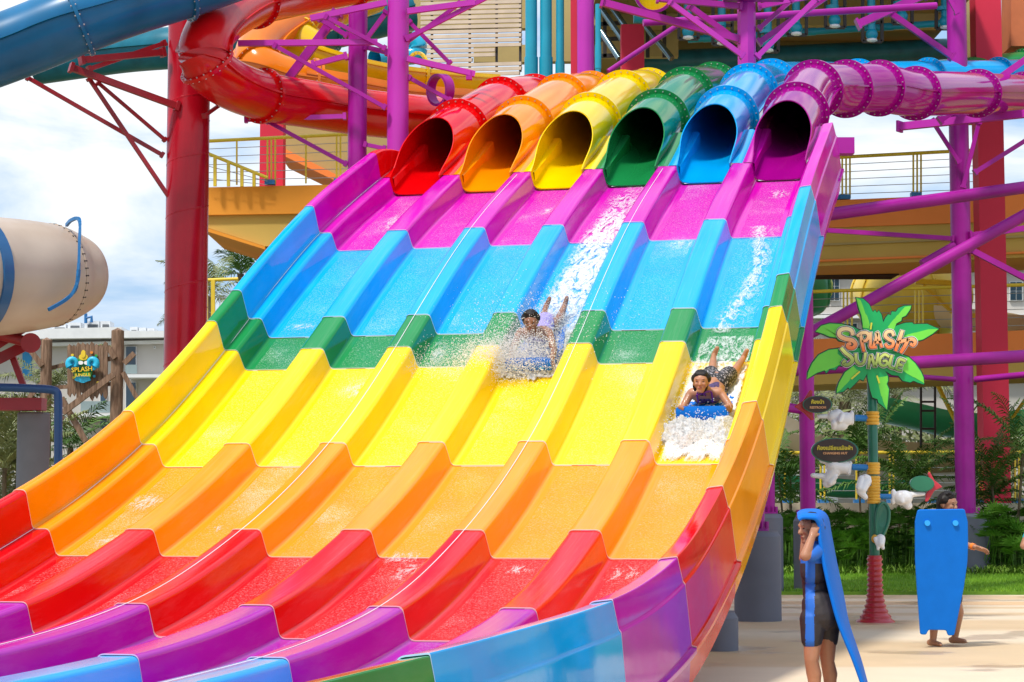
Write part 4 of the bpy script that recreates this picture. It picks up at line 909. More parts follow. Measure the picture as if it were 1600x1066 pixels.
def skin(name, c):
    m = mat(name, c, rough=.5, var=.12, scale=9, coat=.12); b = m.node_tree.nodes['Principled BSDF']
    b.inputs['Subsurface Weight'].default_value = .15; b.inputs['Subsurface Radius'].default_value = (.02, .008, .004); return m
M_skin = skin('skin_warm', (.40, .18, .095)); M_skin2 = skin('skin_tan', (.38, .18, .10)); M_skin3 = skin('skin_brown', (.28, .125, .07))
M_hair = mat('wet_black_hair', (.010, .007, .006), rough=.5, spec=.3, var=.3, scale=60, stretch=(1, 1, .2), bump=.3, bscale=120)
M_lip = mat('lip', (.35, .08, .07), rough=.5); M_eye = mat('eye_dark', (.02, .012, .01), rough=.2); M_wetsuit = mat('neoprene_black', (.022, .016, .017), rough=.6, var=.25, scale=14, bump=.15, bscale=40); M_wetblue = mat('neoprene_blue', (.01, .12, .50), rough=.6)
def headparts(c, F, U, s=1.):
    """c head centre, F face direction, U up; s = head half height in metres / .115"""
    F = Vector(F).normalized(); U = Vector(U); U = (U-F*U.dot(F)).normalized(); Sx = F.cross(U); c = Vector(c)
    P = lambda f, u, x: c+(F*f+U*u+Sx*x)*s
    pr = [(P(-.022, .025, 0), P(.008, .03, 0), .088*s, .082*s), (P(.02, -.02, 0), P(.035, -.062, 0), .066*s, .046*s), (P(.055, -.085, -.012), P(.055, -.085, .012), .024*s, .024*s),
          (P(.082, .012, 0), P(.100, -.020, 0), .009*s, .014*s), (P(.092, -.024, -.010), P(.092, -.024, .010), .009*s, .009*s), (P(.078, .036, -.035), P(.078, .036, .035), .012*s, .012*s),
          (P(.078, -.054, -.018), P(.078, -.054, .018), .010*s, .010*s), (P(.066, -.012, -.04), P(.05, -.03, -.045), .022*s, .02*s), (P(.066, -.012, .04), P(.05, -.03, .045), .022*s, .02*s)]
    for sg in (-1, 1): pr += [(P(-.005, .012, sg*.084), P(.0, -.022, sg*.080), .016*s, .011*s, (tuple(Sx), .5))]
    return pr, P, (F, U, Sx)
def faceparts(par, P, ax, s, closed=False, hairm=None, hair=True, sq=1.0, longhair=None, tuft=True):
    F, U, Sx = ax; R3 = Matrix((Sx, F, U)).transposed()
    for sg in (-1, 1):
        MB().ellip(P(.081, .012, sg*.032), (.014*s, .006*s, (.0028 if closed else .006)*s), M=R3, nu=10, nv=6).build('eye', M_eye, par, smooth=True)
        MB().ellip(P(.084, .034, sg*.033), (.018*s, .005*s, .003*s), M=R3, nu=8, nv=5).build('eyebrow', M_hair, par, smooth=True)
    MB().ellip(P(.087, -.052, 0), (.022*s, .006*s, .006*s), M=R3, nu=10, nv=6).build('mouth', M_lip, par, smooth=True)
    if hair:
        parts = [(P(-.03, .045, 0), P(-.012, .062, 0), .092*s, .088*s), (P(-.05, .0, 0), P(-.055, -.03, 0), .082*s, .068*s), (P(-.01, .05, -.05), P(-.01, .05, .05), .058*s, .058*s), (P(.035, .088, -.035), P(.035, .088, .035), .034*s, .034*s)]
        for i in (range(16) if tuft else ()): q = i*.4; parts.append((P(.0+.04*math.sin(q), .10, .06*math.cos(q)), P(.03+.045*math.sin(q), .12+.01*math.sin(3*q), .075*math.cos(q)), .022*s, .006*s))
        if longhair: parts += longhair
        blob('hair', parts, M_hair, par, vox=.007*s, sm=1, nz=.004*s)
def handparts(w_, d, nrm, s=1., curl=.6, thumb=1, spread=.18):
    """wrist point, direction of the fingers, palm normal (towards which fingers curl)"""
    w_ = Vector(w_); d = Vector(d).normalized(); n_ = Vector(nrm); n_ = (n_-d*n_.dot(d)).normalized(); sd = d.cross(n_)*thumb
    P = lambda a, b, c: w_+(d*a+sd*b+n_*c)*s
    pr = [(P(0, -.012, 0), P(.065, -.022, 0), .020*s, .015*s), (P(0, .010, 0), P(.07, .020, 0), .020*s, .015*s), (P(.03, 0, 0), P(.072, 0, 0), .020*s, .014*s)]
    for i, (b, L) in enumerate(((.028, .072), (.010, .080), (-.009, .074), (-.027, .058))):
        a0 = P(.078, b, 0); ang = curl*.5; dr = (d*math.cos(ang)+n_*math.sin(ang)+sd*spread*(b/.03)).normalized(); a1 = a0+dr*L*.5*s
        dr2 = (d*math.cos(ang+curl)+n_*math.sin(ang+curl)+sd*spread*.5*(b/.03)).normalized(); a2 = a1+dr2*L*.3*s; dr3 = (d*math.cos(ang+curl*1.7)+n_*math.sin(ang+curl*1.7)).normalized(); a3 = a2+dr3*L*.25*s
        pr += [(a0, a1, .0092*s, .0085*s), (a1, a2, .0085*s, .0078*s), (a2, a3, .0078*s, .0065*s)]
    t0 = P(.018, .028, .004); t1 = P(.045, .052, .018); t2 = P(.070, .056, .030); pr += [(t0, t1, .014*s, .010*s), (t1, t2, .010*s, .0078*s)]
    return pr
# ---------------------------------------------------------------- child with the mat over the head
YK = 14.55
def K(u, v, dy=0.): return W(u, v, YK+dy)
kid = empty('person', K(1280, 1104), 'child in a black and blue swimsuit holding a long blue mat over the head', 'person', 'people at the slide')
hc = K(1267, 827.5, .02); hp, HP, hax = headparts(hc, (-.93, -.36, -.06), (-.05, 0, 1), .93)
body = hp+[(K(1271, 842, .02), K(1274, 856, .03), .047, .05), (K(1274, 862, -.09), K(1274, 862, .15), .05, .05), (K(1272, 872, -.04), K(1271, 895, -.04), .085, .085), (K(1272, 872, .09), K(1271, 895, .09), .085, .085),
    (K(1272, 900, .02), K(1275, 930, .02), .085, .09, ((1, 0, 0), .9)), (K(1277, 945, -.04), K(1280, 962, -.05), .10, .105), (K(1280, 945, .08), K(1283, 962, .09), .10, .105), (K(1294, 962, .02), K(1294, 968, .04), .07, .07),
    # near arm raised to the head
    (K(1276, 862, -.13), K(1259, 868, -.20), .044, .037), (K(1258, 869, -.20), K(1269, 838, -.17), .037, .026),
    # far arm
    (K(1272, 862, .17), K(1256, 872, .24), .044, .036), (K(1256, 871, .24), K(1257, 838, .22), .034, .024),
    # legs
    (K(1272, 968, -.06), K(1268, 1030, -.10), .085, .052), (K(1268, 1034, -.10), K(1272, 1054, -.08), .049, .054), (K(1272, 1054, -.08), K(1274, 1092, -.08), .052, .032),
    (K(1292, 968, .08), K(1293, 1030, .10), .085, .052), (K(1293, 1034, .10), K(1297, 1054, .12), .049, .054), (K(1297, 1054, .12), K(1297, 1092, .12), .052, .032)]
for (a, b) in ((K(1276, 1098, -.08), K(1256, 1101, -.10)), (K(1299, 1098, .12), K(1279, 1101, .12))): body += [(a, b, .034, .024), (a+Vector((.02, 0, 0)), a, .032, .036)]
body += handparts(K(1269, 838, -.17), (.35, .1, .9), (.2, 1, -.1), .82, curl=.7, thumb=-1)+handparts(K(1257, 838, .22), (.1, -.1, 1), (.5, -1, 0), .82, curl=.8)
blob('body', body, M_skin, kid, vox=.0062, sm=3)
faceparts(kid, HP, hax, .80, tuft=False)
suit = [(K(1273, 858, -.02), K(1273, 862, .08), .062, .06), (K(1274, 863, -.10), K(1274, 863, .15), .062, .062), (K(1272, 872, -.04), K(1271, 895, -.04), .096, .094), (K(1272, 872, .09), K(1271, 895, .09), .096, .094), (K(1272, 900, .02), K(1275, 930, .02), .097, .101, ((1, 0, 0), .92)),
    (K(1277, 945, -.04), K(1280, 962, -.05), .112, .118), (K(1280, 945, .08), K(1283, 962, .09), .112, .118), (K(1295, 960, .02), K(1295, 968, .04), .078, .078),
    (K(1276, 862, -.13), K(1268, 868, -.17), .057, .05), (K(1272, 862, .17), K(1266, 868, .20), .056, .05),
    (K(1271, 968, -.06), K(1268.5, 999, -.09), .099, .077), (K(1292, 968, .08), K(1293, 999, .10), .099, .077)]
def suitpaint(c):
    r = c-Vector((0, 0, HC)); d = r.y; u = 800+FPX*r.x/(d*math.cos(PITCH)+r.z*math.sin(PITCH)); z = c.z
    if z > K(0, 880).z and u < 1290: return 1
    return 1 if 1258.5 < u < 1272+(z-K(0, 1000).z)*3 else 0
blob('wetsuit', suit, [M_wetsuit, M_wetblue], kid, vox=.0075, sm=3, paint=suitpaint)
# the mat
def ribbon(name, pts, half, th, m, par=None, dots=(), endround=.05, loc=None, dotm=None):
    """pts: list of (centre, width vector)"""
    C0 = catmull([p[0] for p in pts], 6); Wv = catmull([p[1] for p in pts], 6); rows = []; N = len(C0)
    for i in range(N):
        d = (C0[min(i+1, N-1)]-C0[max(i-1, 0)]).normalized(); wv = Wv[i]; nr = d.cross(wv).normalized()*th/2
        hw = 1.; 
        a = C0[i]-wv*.5*hw; b = C0[i]+wv*.5*hw; e = wv.normalized()*th*.4
        rows.append([a+nr*.5-e*0, a+e+nr, C0[i]+nr, b-e+nr, b+nr*.5, b-nr*.5, b-e-nr, C0[i]-nr, a+e-nr, a-nr*.5])
    mb = MB(); mb.grid(rows, closed=True); mb.add(rows[0], [list(range(10))]); mb.add(rows[-1], [list(range(10))[::-1]])
    return mb.build(name, m, par, smooth=True, auto=60, loc=loc, recalc=True)
le = [(1248, 812, 0), (1254, 809, 0), (1264, 809, 0), (1274, 811, 0), (1279.5, 822, 0), (1281, 845, 0), (1289, 890, 0), (1300, 937, 0), (1312, 978, 0), (1334, 1032, 0), (1347, 1068, 0), (1356, 1092, 0)]
re_ = [(1247, 803), (1253, 799), (1265, 797.5), (1281, 799), (1292, 809), (1297, 835), (1304, 872), (1316, 930), (1325, 975), (1343, 1030), (1353, 1066), (1360, 1092)]
pts = []
for (a, b, _), (c, d) in zip(le, re_):
    p = K(a, b, -.20 if b < 815 else -.17); q = K(c, d, .32); pts.append(((p+q)/2, q-p))
o = ribbon('ride_mat', pts, .25, .028, M_mat, loc=K(1340, 1092)); tag(o, 'blue foam mat draped over the child and trailing to the ground', 'mat', 'blue ride mats')
# ---------------------------------------------------------------- man behind the upright mat
YM = 21.2
def Mn(u, v, dy=0.): return W(u, v, YM+dy)
man = empty('person', Mn(1478, 1008), 'bare legged man walking behind an upright blue mat, wet black hair', 'person', 'people at the slide')
hp, HP, hax = headparts(Mn(1481, 789, .05), (.72, -.68, -.12), (0, 0, 1), 1.0)
body = hp+[(Mn(1478, 803, .08), Mn(1476, 816, .1), .056, .06), (Mn(1454, 824, .1), Mn(1498, 824, .1), .06, .06), (Mn(1466, 840, .1), Mn(1468, 870, .1), .115, .10), (Mn(1484, 840, .1), Mn(1482, 870, .1), .115, .10), (Mn(1475, 870, .1), Mn(1475, 900, .1), .13, .13, ((0, 1, 0), .8)),
    (Mn(1468, 905, .1), Mn(1467, 912, .1), .10, .10), (Mn(1483, 905, .1), Mn(1484, 912, .1), .10, .10),
    (Mn(1503, 826, .1), Mn(1503, 850, .12), .048, .042), (Mn(1503, 850, .12), Mn(1523, 855, -.05), .040, .028), (Mn(1451, 826, .1), Mn(1442, 850, .0), .048, .042), (Mn(1442, 850, 0), Mn(1448, 840, -.18), .038, .028),
    (Mn(1467, 915, .1), Mn(1461, 958, .02), .085, .058), (Mn(1461, 960, .02), Mn(1458, 1001, .02), .054, .034), (Mn(1484, 915, .1), Mn(1497, 955, .18), .085, .058), (Mn(1498, 957, .18), Mn(1492, 997, .22), .054, .034),
    (Mn(1456, 1004, .02), Mn(1469, 1007, -.06), .036, .024), (Mn(1453, 1004, .04), Mn(1456, 1004, .02), .034, .036), (Mn(1489, 1000, .22), Mn(1507, 1002, .12), .036, .024), (Mn(1487, 1000, .24), Mn(1491, 1000, .22), .034, .036)]
for i in range(5): body += [(Mn(1468+i*.4, 1007.2, -.09+i*.02), Mn(1470.5+i*.4, 1008, -.12+i*.02), .011, .009), (Mn(1506+i*.6, 1003, .14-i*.02), Mn(1509+i*.5, 1003.8, .12-i*.02), .011, .009)]
body += handparts(Mn(1524, 855, -.05), (.9, -.2, -.3), (-.2, -.6, -1), 1.0, curl=.35, thumb=-1)+handparts(Mn(1448, 840, -.18), (.4, -.3, .8), (.3, -1, 0), .95, curl=.5)
blob('body', body, M_skin2, man, vox=.007, sm=3); faceparts(man, HP, hax, 1.0)
blob('swim_shorts', [(Mn(1467, 903, .1), Mn(1463, 938, .05), .11, .095), (Mn(1484, 903, .1), Mn(1490, 935, .13), .11, .095), (Mn(1475, 893, .1), Mn(1475, 905, .1), .135, .14, ((0, 1, 0), .85))], M_wetsuit, man, vox=.012)
MB().cyl(Mn(1518.5, 853.8, -.01), Mn(1522.5, 854.8, -.04), .036, .034, n=20).build('wristband', mat('orange_band', (.9, .22, .03), rough=.5), man, smooth=True)
OUT = [(1434, 798), (1437, 796.5), (1505, 795.5), (1508, 797), (1510, 806), (1512.5, 816), (1513, 850), (1512, 878), (1506, 920), (1499, 955), (1492, 990), (1490.5, 993), (1482.5, 993.5), (1480.5, 991), (1479, 986), (1476, 985), (1453, 984.5), (1450.5, 985.5), (1448, 991), (1446, 992), (1440, 992), (1438, 990), (1436, 960), (1432.5, 914), (1430.2, 875), (1430, 816), (1432, 806)]
t = empty('ride_mat', Mn(1470, 992, -.25), 'upright blue foam mat with two round plugs and notched foot, hiding the man', 'mat', 'blue ride mats')
YB = YM-.30
me_ = MB(); vs = [W(u, v, YB+.12*((v-795)/198)) for u, v in OUT]; me_.prism(vs, (0, .032, .003)); ob = me_.build('foam_sheet', M_mat, t, recalc=True)
bv = ob.modifiers.new('b', 'BEVEL'); bv.width = .010; bv.segments = 3; ob.data.polygons.foreach_set('use_smooth', [False]*len(ob.data.polygons))
for u in (1449, 1493): c = W(u, 817.5, YB); MB().cyl(c+Vector((0, .012, 0)), c+Vector((0, -.006, 0)), .029, n=24).build('plug', M_matdot, t, smooth=True, auto=40)
# person at the right edge
YE = 24
E_ = lambda u, v, dy=0.: W(u, v, YE+dy)
ed_ = empty('person', E_(1636, 985), 'person mostly outside the right edge of the photo, only a bent elbow in view', 'person', 'people at the slide')
hp, HP, hax = headparts(E_(1634, 790), (-.6, -.8, 0), (0, 0, 1), 1.)
body = hp+[(E_(1634, 806), E_(1634, 816), .056, .06), (E_(1614, 822), E_(1655, 822), .06, .06), (E_(1627, 835), E_(1628, 875), .11, .10), (E_(1642, 835), E_(1641, 875), .11, .10), (E_(1611, 824), E_(1599, 853, -.05), .046, .040), (E_(1599, 853, -.05), E_(1612, 862, -.25), .038, .028),
    (E_(1628, 890), E_(1626, 935), .09, .06), (E_(1626, 935), E_(1626, 978), .055, .036), (E_(1642, 890), E_(1644, 935), .09, .06), (E_(1644, 935), E_(1644, 978), .055, .036), (E_(1626, 981), E_(1620, 984, -.1), .036, .024), (E_(1644, 981), E_(1640, 984, -.1), .036, .024), (E_(1657, 824), E_(1668, 850), .046, .04), (E_(1668, 850), E_(1670, 876), .038, .028)]
body += handparts(E_(1612, 862, -.25), (.8, -.5, .1), (0, 0, -1), 1.)+handparts(E_(1670, 876), (0, 0, -1), (-1, 0, 0), 1.)
blob('body', body, M_skin2, ed_, vox=.009); faceparts(ed_, HP, hax, 1.)
blob('swim_shirt', [(E_(1626, 830), E_(1628, 885), .125, .12), (E_(1642, 830), E_(1641, 885), .125, .12), (E_(1613, 824), E_(1605, 840, -.02), .062, .056)], mat('cyan_cloth', (.02, .35, .5), rough=.7), ed_, vox=.012)
# lifeguard on the upper walkway
YL = 50.9
G_ = lambda u, v, dy=0.: W(u, v, YL+dy)
lg = empty('person', G_(1536, 305), 'person in a yellow shirt and red shorts half behind the red pillar, upper walkway', 'person', 'people at the slide')
hp, HP, hax = headparts(G_(1541, 238), (.8, .5, 0), (0, 0, 1), 1.0)
body = hp+[(G_(1540, 245), G_(1540, 250), .06, .06), (G_(1534, 256), G_(1546, 256), .09, .09), (G_(1536, 258), G_(1537, 280), .14, .13), (G_(1543, 258), G_(1542, 280), .14, .13), (G_(1531, 256), G_(1528, 272), .055, .045), (G_(1528, 272), G_(1533, 268, -.2), .04, .03),
    (G_(1535, 285), G_(1535, 300), .09, .05), (G_(1543, 285), G_(1543, 300), .09, .05), (G_(1548, 256), G_(1551, 275), .055, .04)]
body += handparts(G_(1533, 268, -.2), (.8, 0, .3), (0, -1, 0), 1.)
blob('body', body, M_skin3, lg, vox=.014); faceparts(lg, HP, hax, 1.)
blob('shirt', [(G_(1536, 256), G_(1536, 284), .165, .15), (G_(1543, 256), G_(1543, 284), .165, .15), (G_(1531, 256), G_(1529, 266), .085, .075)], mat('yellow_cloth', (.80, .55, .01), rough=.8), lg, vox=.018)
blob('shorts', [(G_(1535, 287), G_(1535, 297), .15, .12), (G_(1543, 287), G_(1543, 297), .15, .12)], mat('red_cloth', (.5, .01, .02), rough=.8), lg, vox=.018)
# ---------------------------------------------------------------- riders
def lane_frame(c, t):
    a = slope(t); up = TX*math.cos(a)+UZ*math.sin(a); n_ = UZ*math.cos(a)-TX*math.sin(a)
    M = Matrix((CX, up, n_)).transposed().to_4x4(); M.translation = S(c, t, -.245); return M
def rider(M, par, board, c, skinm, suitm, kind):
    pass
TG = 19.70
MG = lane_frame(5.36, TG)
def LG(x, y, n_): return MG @ Vector((x, y, n_))
girl = frame_empty('person', MG, label='girl lying prone on a blue mat, eyes shut, sliding headfirst down the right lane', cat='person', group='people at the slide')
FD = (MG.to_3x3() @ Vector((-.12, -.95, .02))).normalized(); 
FD = Vector((-.22, -.97, -.02)).normalized()
hp, HP, hax = headparts(LG(-.015, .24, .36), FD, (0.03, .1, 1), .93)
body = hp+[(LG(-.01, .30, .29), LG(.0, .38, .22), .048, .06), (LG(-.13, .38, .19), LG(.13, .38, .19), .058, .058), (LG(-.07, .42, .16), LG(-.04, .62, .13), .085, .08), (LG(.07, .42, .16), LG(.08, .62, .13), .085, .08), (LG(.02, .6, .13), LG(.05, .8, .14), .10, .10),
    (LG(0, .85, .14), LG(0, .88, .14), .09, .09), (LG(.12, .85, .14), LG(.12, .88, .14), .09, .09),
    (LG(-.16, .37, .18), LG(-.215, .24, .10), .043, .036), (LG(-.215, .24, .10), LG(-.20, .07, .13), .035, .025), (LG(.16, .37, .18), LG(.25, .25, .10), .043, .036), (LG(.25, .25, .10), LG(.27, .09, .13), .035, .025),
    (LG(-.01, .90, .13), LG(-.05, 1.17, .09), .078, .05), (LG(-.05, 1.19, .09), LG(-.07, 1.50, .13), .05, .03), (LG(.13, .90, .13), LG(.18, 1.13, .09), .078, .05), (LG(.18, 1.15, .09), LG(.25, 1.42, .13), .05, .03),
    (LG(-.07, 1.52, .13), LG(-.03, 1.52, .21), .032, .024), (LG(.25, 1.44, .13), LG(.29, 1.44, .21), .032, .024)]
body += handparts(LG(-.20, .07, .13), MG.to_3x3() @ Vector((0, -.6, .5)), MG.to_3x3() @ Vector((.3, .8, .4)), .8, curl=1.0)+handparts(LG(.27, .09, .13), MG.to_3x3() @ Vector((-.1, -.6, .5)), MG.to_3x3() @ Vector((-.3, .8, .4)), .8, curl=1.0, thumb=-1)
blob('body', body, M_skin, girl, vox=.0075, sm=3)
lh = [(HP(-.07, -.02, 0), HP(-.075, -.10, 0), .06*.93, .035*.93), (HP(-.02, -.02, .075), HP(-.03, -.07, .07), .02, .014)]
faceparts(girl, HP, hax, .93, closed=True, longhair=lh, tuft=False)
blob('swim_top', [(LG(-.06, .43, .155), LG(-.03, .60, .13), .094, .088), (LG(.06, .43, .155), LG(.07, .60, .13), .094, .088)], mat('swim_dark', (.03, .02, .06), rough=.6, var=.6, scale=40, col2=(.10, .05, .2)), girl, vox=.01)
for sg in (-1, 1):
    mb = MB(); mb.sweep(catmull([HP(.02, -.13, sg*.05), LG(sg*.055, .29, .25), LG(sg*.075, .30, .19), LG(sg*.07, .33, .12)], 5), .009, n=8); mb.build('strap', mat('strap_purple', (.14, .02, .28), rough=.6), girl, smooth=True)
blob('shorts', [(LG(0.02, .74, .145), LG(-.04, 1.02, .125), .105, .092), (LG(.10, .74, .145), LG(.15, 1.0, .125), .105, .092)], mat('shorts_pattern', (.02, .02, .025), rough=.7, var=.5, scale=55, col2=(.4, .36, .38), thr=(.55, .6)), girl, vox=.009)
def slidemat(M, xw, y0, x0, label, loc, hgt=.17, group='blue ride mats'):
    L = lambda x, y, n_: M @ Vector((x, y, n_))
    t = frame_empty('ride_mat', M, label=label, cat='mat', group=group)
    prof = [(y0+.02, hgt), (y0-.005, hgt*.75), (y0-.01, hgt*.4), (y0+.03, .07), (y0+.12, .045), (y0+.5, .035), (y0+1.15, .03)]
    C0 = catmull([Vector((0, a, b)) for a, b in prof], 5); rows = []
    for i, p in enumerate(C0):
        d = (C0[min(i+1, len(C0)-1)]-C0[max(0, i-1)]).normalized(); nn = Vector((0, -d.z, d.y))*.014; rd = .03*max(0, 1-i/2.5)
        hw = xw/2-rd-(.08*max(0, (p.y-y0-.6)/.55))
        rows.append([L(x0-hw, p.y, p.z)+M.to_3x3() @ nn, L(x0, p.y, p.z)+M.to_3x3() @ nn, L(x0+hw, p.y, p.z)+M.to_3x3() @ nn, L(x0+hw, p.y, p.z)-M.to_3x3() @ nn, L(x0, p.y, p.z)-M.to_3x3() @ nn, L(x0-hw, p.y, p.z)-M.to_3x3() @ nn])
    mb = MB(); mb.grid(rows, closed=True); mb.add(rows[0], [list(range(6))]); mb.add(rows[-1], [list(range(6))[::-1]])
    mb.build('foam_sheet', M_mat, t, smooth=True, auto=40, recalc=True)
    for s_ in (-1, 1):
        c = L(x0+s_*xw*.28, y0-.026, hgt*.5); d = M.to_3x3() @ Vector((0, -1, .1)); MB().cyl(c-d*.004, c+d*.004, .022, n=18).build('plug', M_matdot, t, smooth=True, auto=40)
    return t
slidemat(MG, .50, .02, .0, 'blue mat under the girl, its front edge curled up over foam', None, hgt=.20)
TR = 20.82
MR = lane_frame(3.33, TR)
def LR(x, y, n_): return MR @ Vector((x, y, n_))
rd_ = frame_empty('person', MR, label='rider pushing up on both arms in the middle lane, veiled by spray', cat='person', group='people at the slide')
hp, HP, hax = headparts(LR(.0, .40, .44), (-.1, -.97, -.35), (0, 0, 1), .97)
body = hp+[(LR(0, .45, .36), LR(0, .50, .30), .05, .06), (LR(-.14, .50, .27), LR(.14, .50, .27), .06, .06), (LR(-.07, .52, .25), LR(-.06, .75, .19), .09, .08), (LR(.07, .52, .25), LR(.06, .75, .19), .09, .08), (LR(0, .75, .2), LR(0, .98, .15), .11, .11), (LR(-.07, 1.0, .14), LR(.07, 1.0, .14), .09, .09),
    (LR(-.17, .48, .26), LR(-.22, .30, .15), .045, .038), (LR(-.22, .30, .15), LR(-.2, .12, .1), .036, .026), (LR(.17, .48, .26), LR(.24, .30, .15), .045, .038), (LR(.24, .30, .15), LR(.24, .12, .1), .036, .026),
    (LR(-.07, 1.0, .13), LR(-.09, 1.25, .08), .08, .052), (LR(-.09, 1.25, .08), LR(-.08, 1.46, .16), .052, .032), (LR(.07, 1.0, .13), LR(.10, 1.25, .08), .08, .052), (LR(.10, 1.25, .08), LR(.13, 1.46, .16), .052, .032),
    (LR(-.08, 1.47, .16), LR(-.04, 1.50, .24), .033, .025), (LR(.13, 1.47, .16), LR(.16, 1.50, .24), .033, .025)]
body += handparts(LR(-.2, .12, .1), MR.to_3x3() @ Vector((0, -1, 0)), MR.to_3x3() @ Vector((0, 0, -1)), .9)+handparts(LR(.24, .12, .1), MR.to_3x3() @ Vector((0, -1, 0)), MR.to_3x3() @ Vector((0, 0, -1)), .9)
blob('body', body, M_skin3, rd_, vox=.009); faceparts(rd_, HP, hax, .97)
blob('swimsuit', [(LR(-.06, .53, .24), LR(-.06, .75, .19), .099, .088), (LR(.06, .53, .24), LR(.06, .75, .19), .099, .088), (LR(0, .75, .2), LR(0, 1.02, .15), .12, .125)], mat('swim_lilac', (.32, .26, .6), rough=.6, var=.3, scale=30), rd_, vox=.011)
slidemat(MR, .50, .0, .02, 'blue mat under the spray covered rider in the middle lane', None, hgt=.2)

# ================================================================ water: foam sheets, mounds and droplets
M_foam = mat('white_foam', (.62, .63, .65), rough=.6, bump=.8, bscale=60, var=.04, scale=30, spec=.4)
M_drop = mat('water_drop', (.78, .78, .78), rough=.15, spec=.6)
def foam_mat(nm='lacy_foam', a_=.80, bp=0.):
    if nm in MATS: return MATS[nm]
    m = mat(nm, (a_, a_, a_), rough=.6, var=.22, scale=22, spec=.2, bump=bp, bscale=38); t = m.node_tree; n = t.nodes; l = t.links; b = n['Principled BSDF']
    at = n.new('ShaderNodeAttribute'); at.attribute_name = 'dens'; tc = n.new('ShaderNodeTexCoord'); mp = n.new('ShaderNodeMapping'); mp.inputs['Scale'].default_value = (1, .33, .45); mr0 = n.new('ShaderNodeMapping'); mr0.inputs['Rotation'].default_value = (0, 0, YAW); l.new(tc.outputs['Object'], mr0.inputs[0]); l.new(mr0.outputs[0], mp.inputs[0])
    vals = []
    for sc_, w_, det in ((9, .62, 5), (34, .38, 3)):
        no = n.new('ShaderNodeTexNoise'); no.inputs['Scale'].default_value = sc_; no.inputs['Detail'].default_value = det; no.inputs['Roughness'].default_value = .62; no.inputs['Distortion'].default_value = .9; l.new(mp.outputs[0], no.inputs['Vector'])
        sb_ = n.new('ShaderNodeMath'); sb_.operation = 'SUBTRACT'; sb_.inputs[1].default_value = .5; l.new(no.outputs[0], sb_.inputs[0])
        ab = n.new('ShaderNodeMath'); ab.operation = 'ABSOLUTE'; l.new(sb_.outputs[0], ab.inputs[0])
        mu = n.new('ShaderNodeMath'); mu.operation = 'MULTIPLY'; mu.inputs[1].default_value = -6.5*w_; l.new(ab.outputs[0], mu.inputs[0]); vals.append(mu)
    ad = n.new('ShaderNodeMath'); l.new(vals[0].outputs[0], ad.inputs[0]); l.new(vals[1].outputs[0], ad.inputs[1])
    a2 = n.new('ShaderNodeMath'); l.new(ad.outputs[0], a2.inputs[0]); l.new(at.outputs['Fac'], a2.inputs[1])
    mr = n.new('ShaderNodeMapRange'); mr.inputs[1].default_value = -.10; mr.inputs[2].default_value = .60; mr.inputs[4].default_value = .92; l.new(a2.outputs[0], mr.inputs[0]); l.new(mr.outputs[0], b.inputs['Alpha']); return m
def foam(parts, label):
    """parts: (c0,c1,t0,t1,fn(c,t)->density,_,_,height)"""
    mb = MB(); dn = []
    for (c0, c1, t0, t1, fn, sx, st, hh) in parts:
        nc = max(6, int((c1-c0)/.022)); ntt = max(6, int((t1-t0)/.035)); rows = []
        for j in range(ntt+1):
            t = t0+(t1-t0)*j/ntt; row = []
            for i in range(nc+1):
                c = c0+(c1-c0)*i/nc; d = fn(c, t); ed_ = min(1, i/2, (nc-i)/2, j/2, (ntt-j)/2); dn.append(d*ed_-(1-ed_)*.5)
                k = noise.noise(Vector((c*11, t*9, 7)))*.5+noise.noise(Vector((c*30, t*24, 3)))*.5
                row.append(S(c, t, -.25+.015+hh*max(0, d)*(.6+.9*k)))
            rows.append(row)
        mb.grid(rows)
    o = mb.build('water_foam', foam_mat(), smooth=True); at = o.data.attributes.new('dens', 'FLOAT', 'POINT'); at.data.foreach_set('value', dn); return tag(o, label, 'foam', kind='stuff')
def bump(x, a, b, e): return max(0, min(1, (x-a)/e, (b-x)/e))
def f_mid(c, t):
    x = c-3.36; 
    return (.74-.04*(t-21)/3.8)*bump(x, -.34+.03*(t-21), .38, .16)-.25*(t > 24.6)*(t-24.6)
foam([(3.04, 3.70, 20.7, 26.6, f_mid, 5, 1.6, .02)], 'broken white wake trailing up the middle lane behind the rider')
def f_girl(c, t):
    x = c-5.36; a = bump(x, -.36, .36, .08); return 1.15*a*(1 if t < 20.4 else max(.35, 1-(t-20.4)/1.2))*(1 if t > 19.1 else max(0, (t-18.85)/.25))
def f_trail(c, t): 
    x = c-5.36-.10*math.sin(t*1.7)-.03*(t-23); return .40*math.exp(-(x/.08)**2)+.22*math.exp(-((x-.12)/.2)**2)
foam([(5.05, 5.68, 18.85, 21.6, f_girl, 7, 6, .05), (5.06, 5.66, 21.6, 24.6, f_trail, 6, 2, .008)], 'white water around the girl and the thin wake above her')
def patch(cc, tt, rc, rt): return lambda c, t: .40-(((c-cc)/rc)**2+((t-tt)/rt)**2)*.75
PL = []
for k, tt, rc, rt, off in ((0, 25.2, .26, .75, .1), (0, 22.0, .34, .14, 0), (1, 20.55, .3, .3, .15), (0, 18.0, .3, .35, -.1), (3, 16.6, .3, .28, -.1), (3, 16.2, .3, .4, .1), (5, 25.9, .25, .35, .05), (4, 24.0, .3, .25, .1), (2, 21.3, .2, .5, -.2), (0, 17.0, .28, .35, .05), (2, 25.5, .1, .3, .1), (3, 13.9, .3, .25, 0), (5, 16.2, .25, .35, -.12), (4, 16.3, .2, .2, 0), (1, 17.3, .1, .2, -.1), (3, 25.9, .3, .5, 0)):
    cc = k+.36+off; PL.append((k+.06, k+.66, tt-rt*1.1, tt+rt*1.1, patch(cc, tt, rc, rt), 7, 3.5, .004))
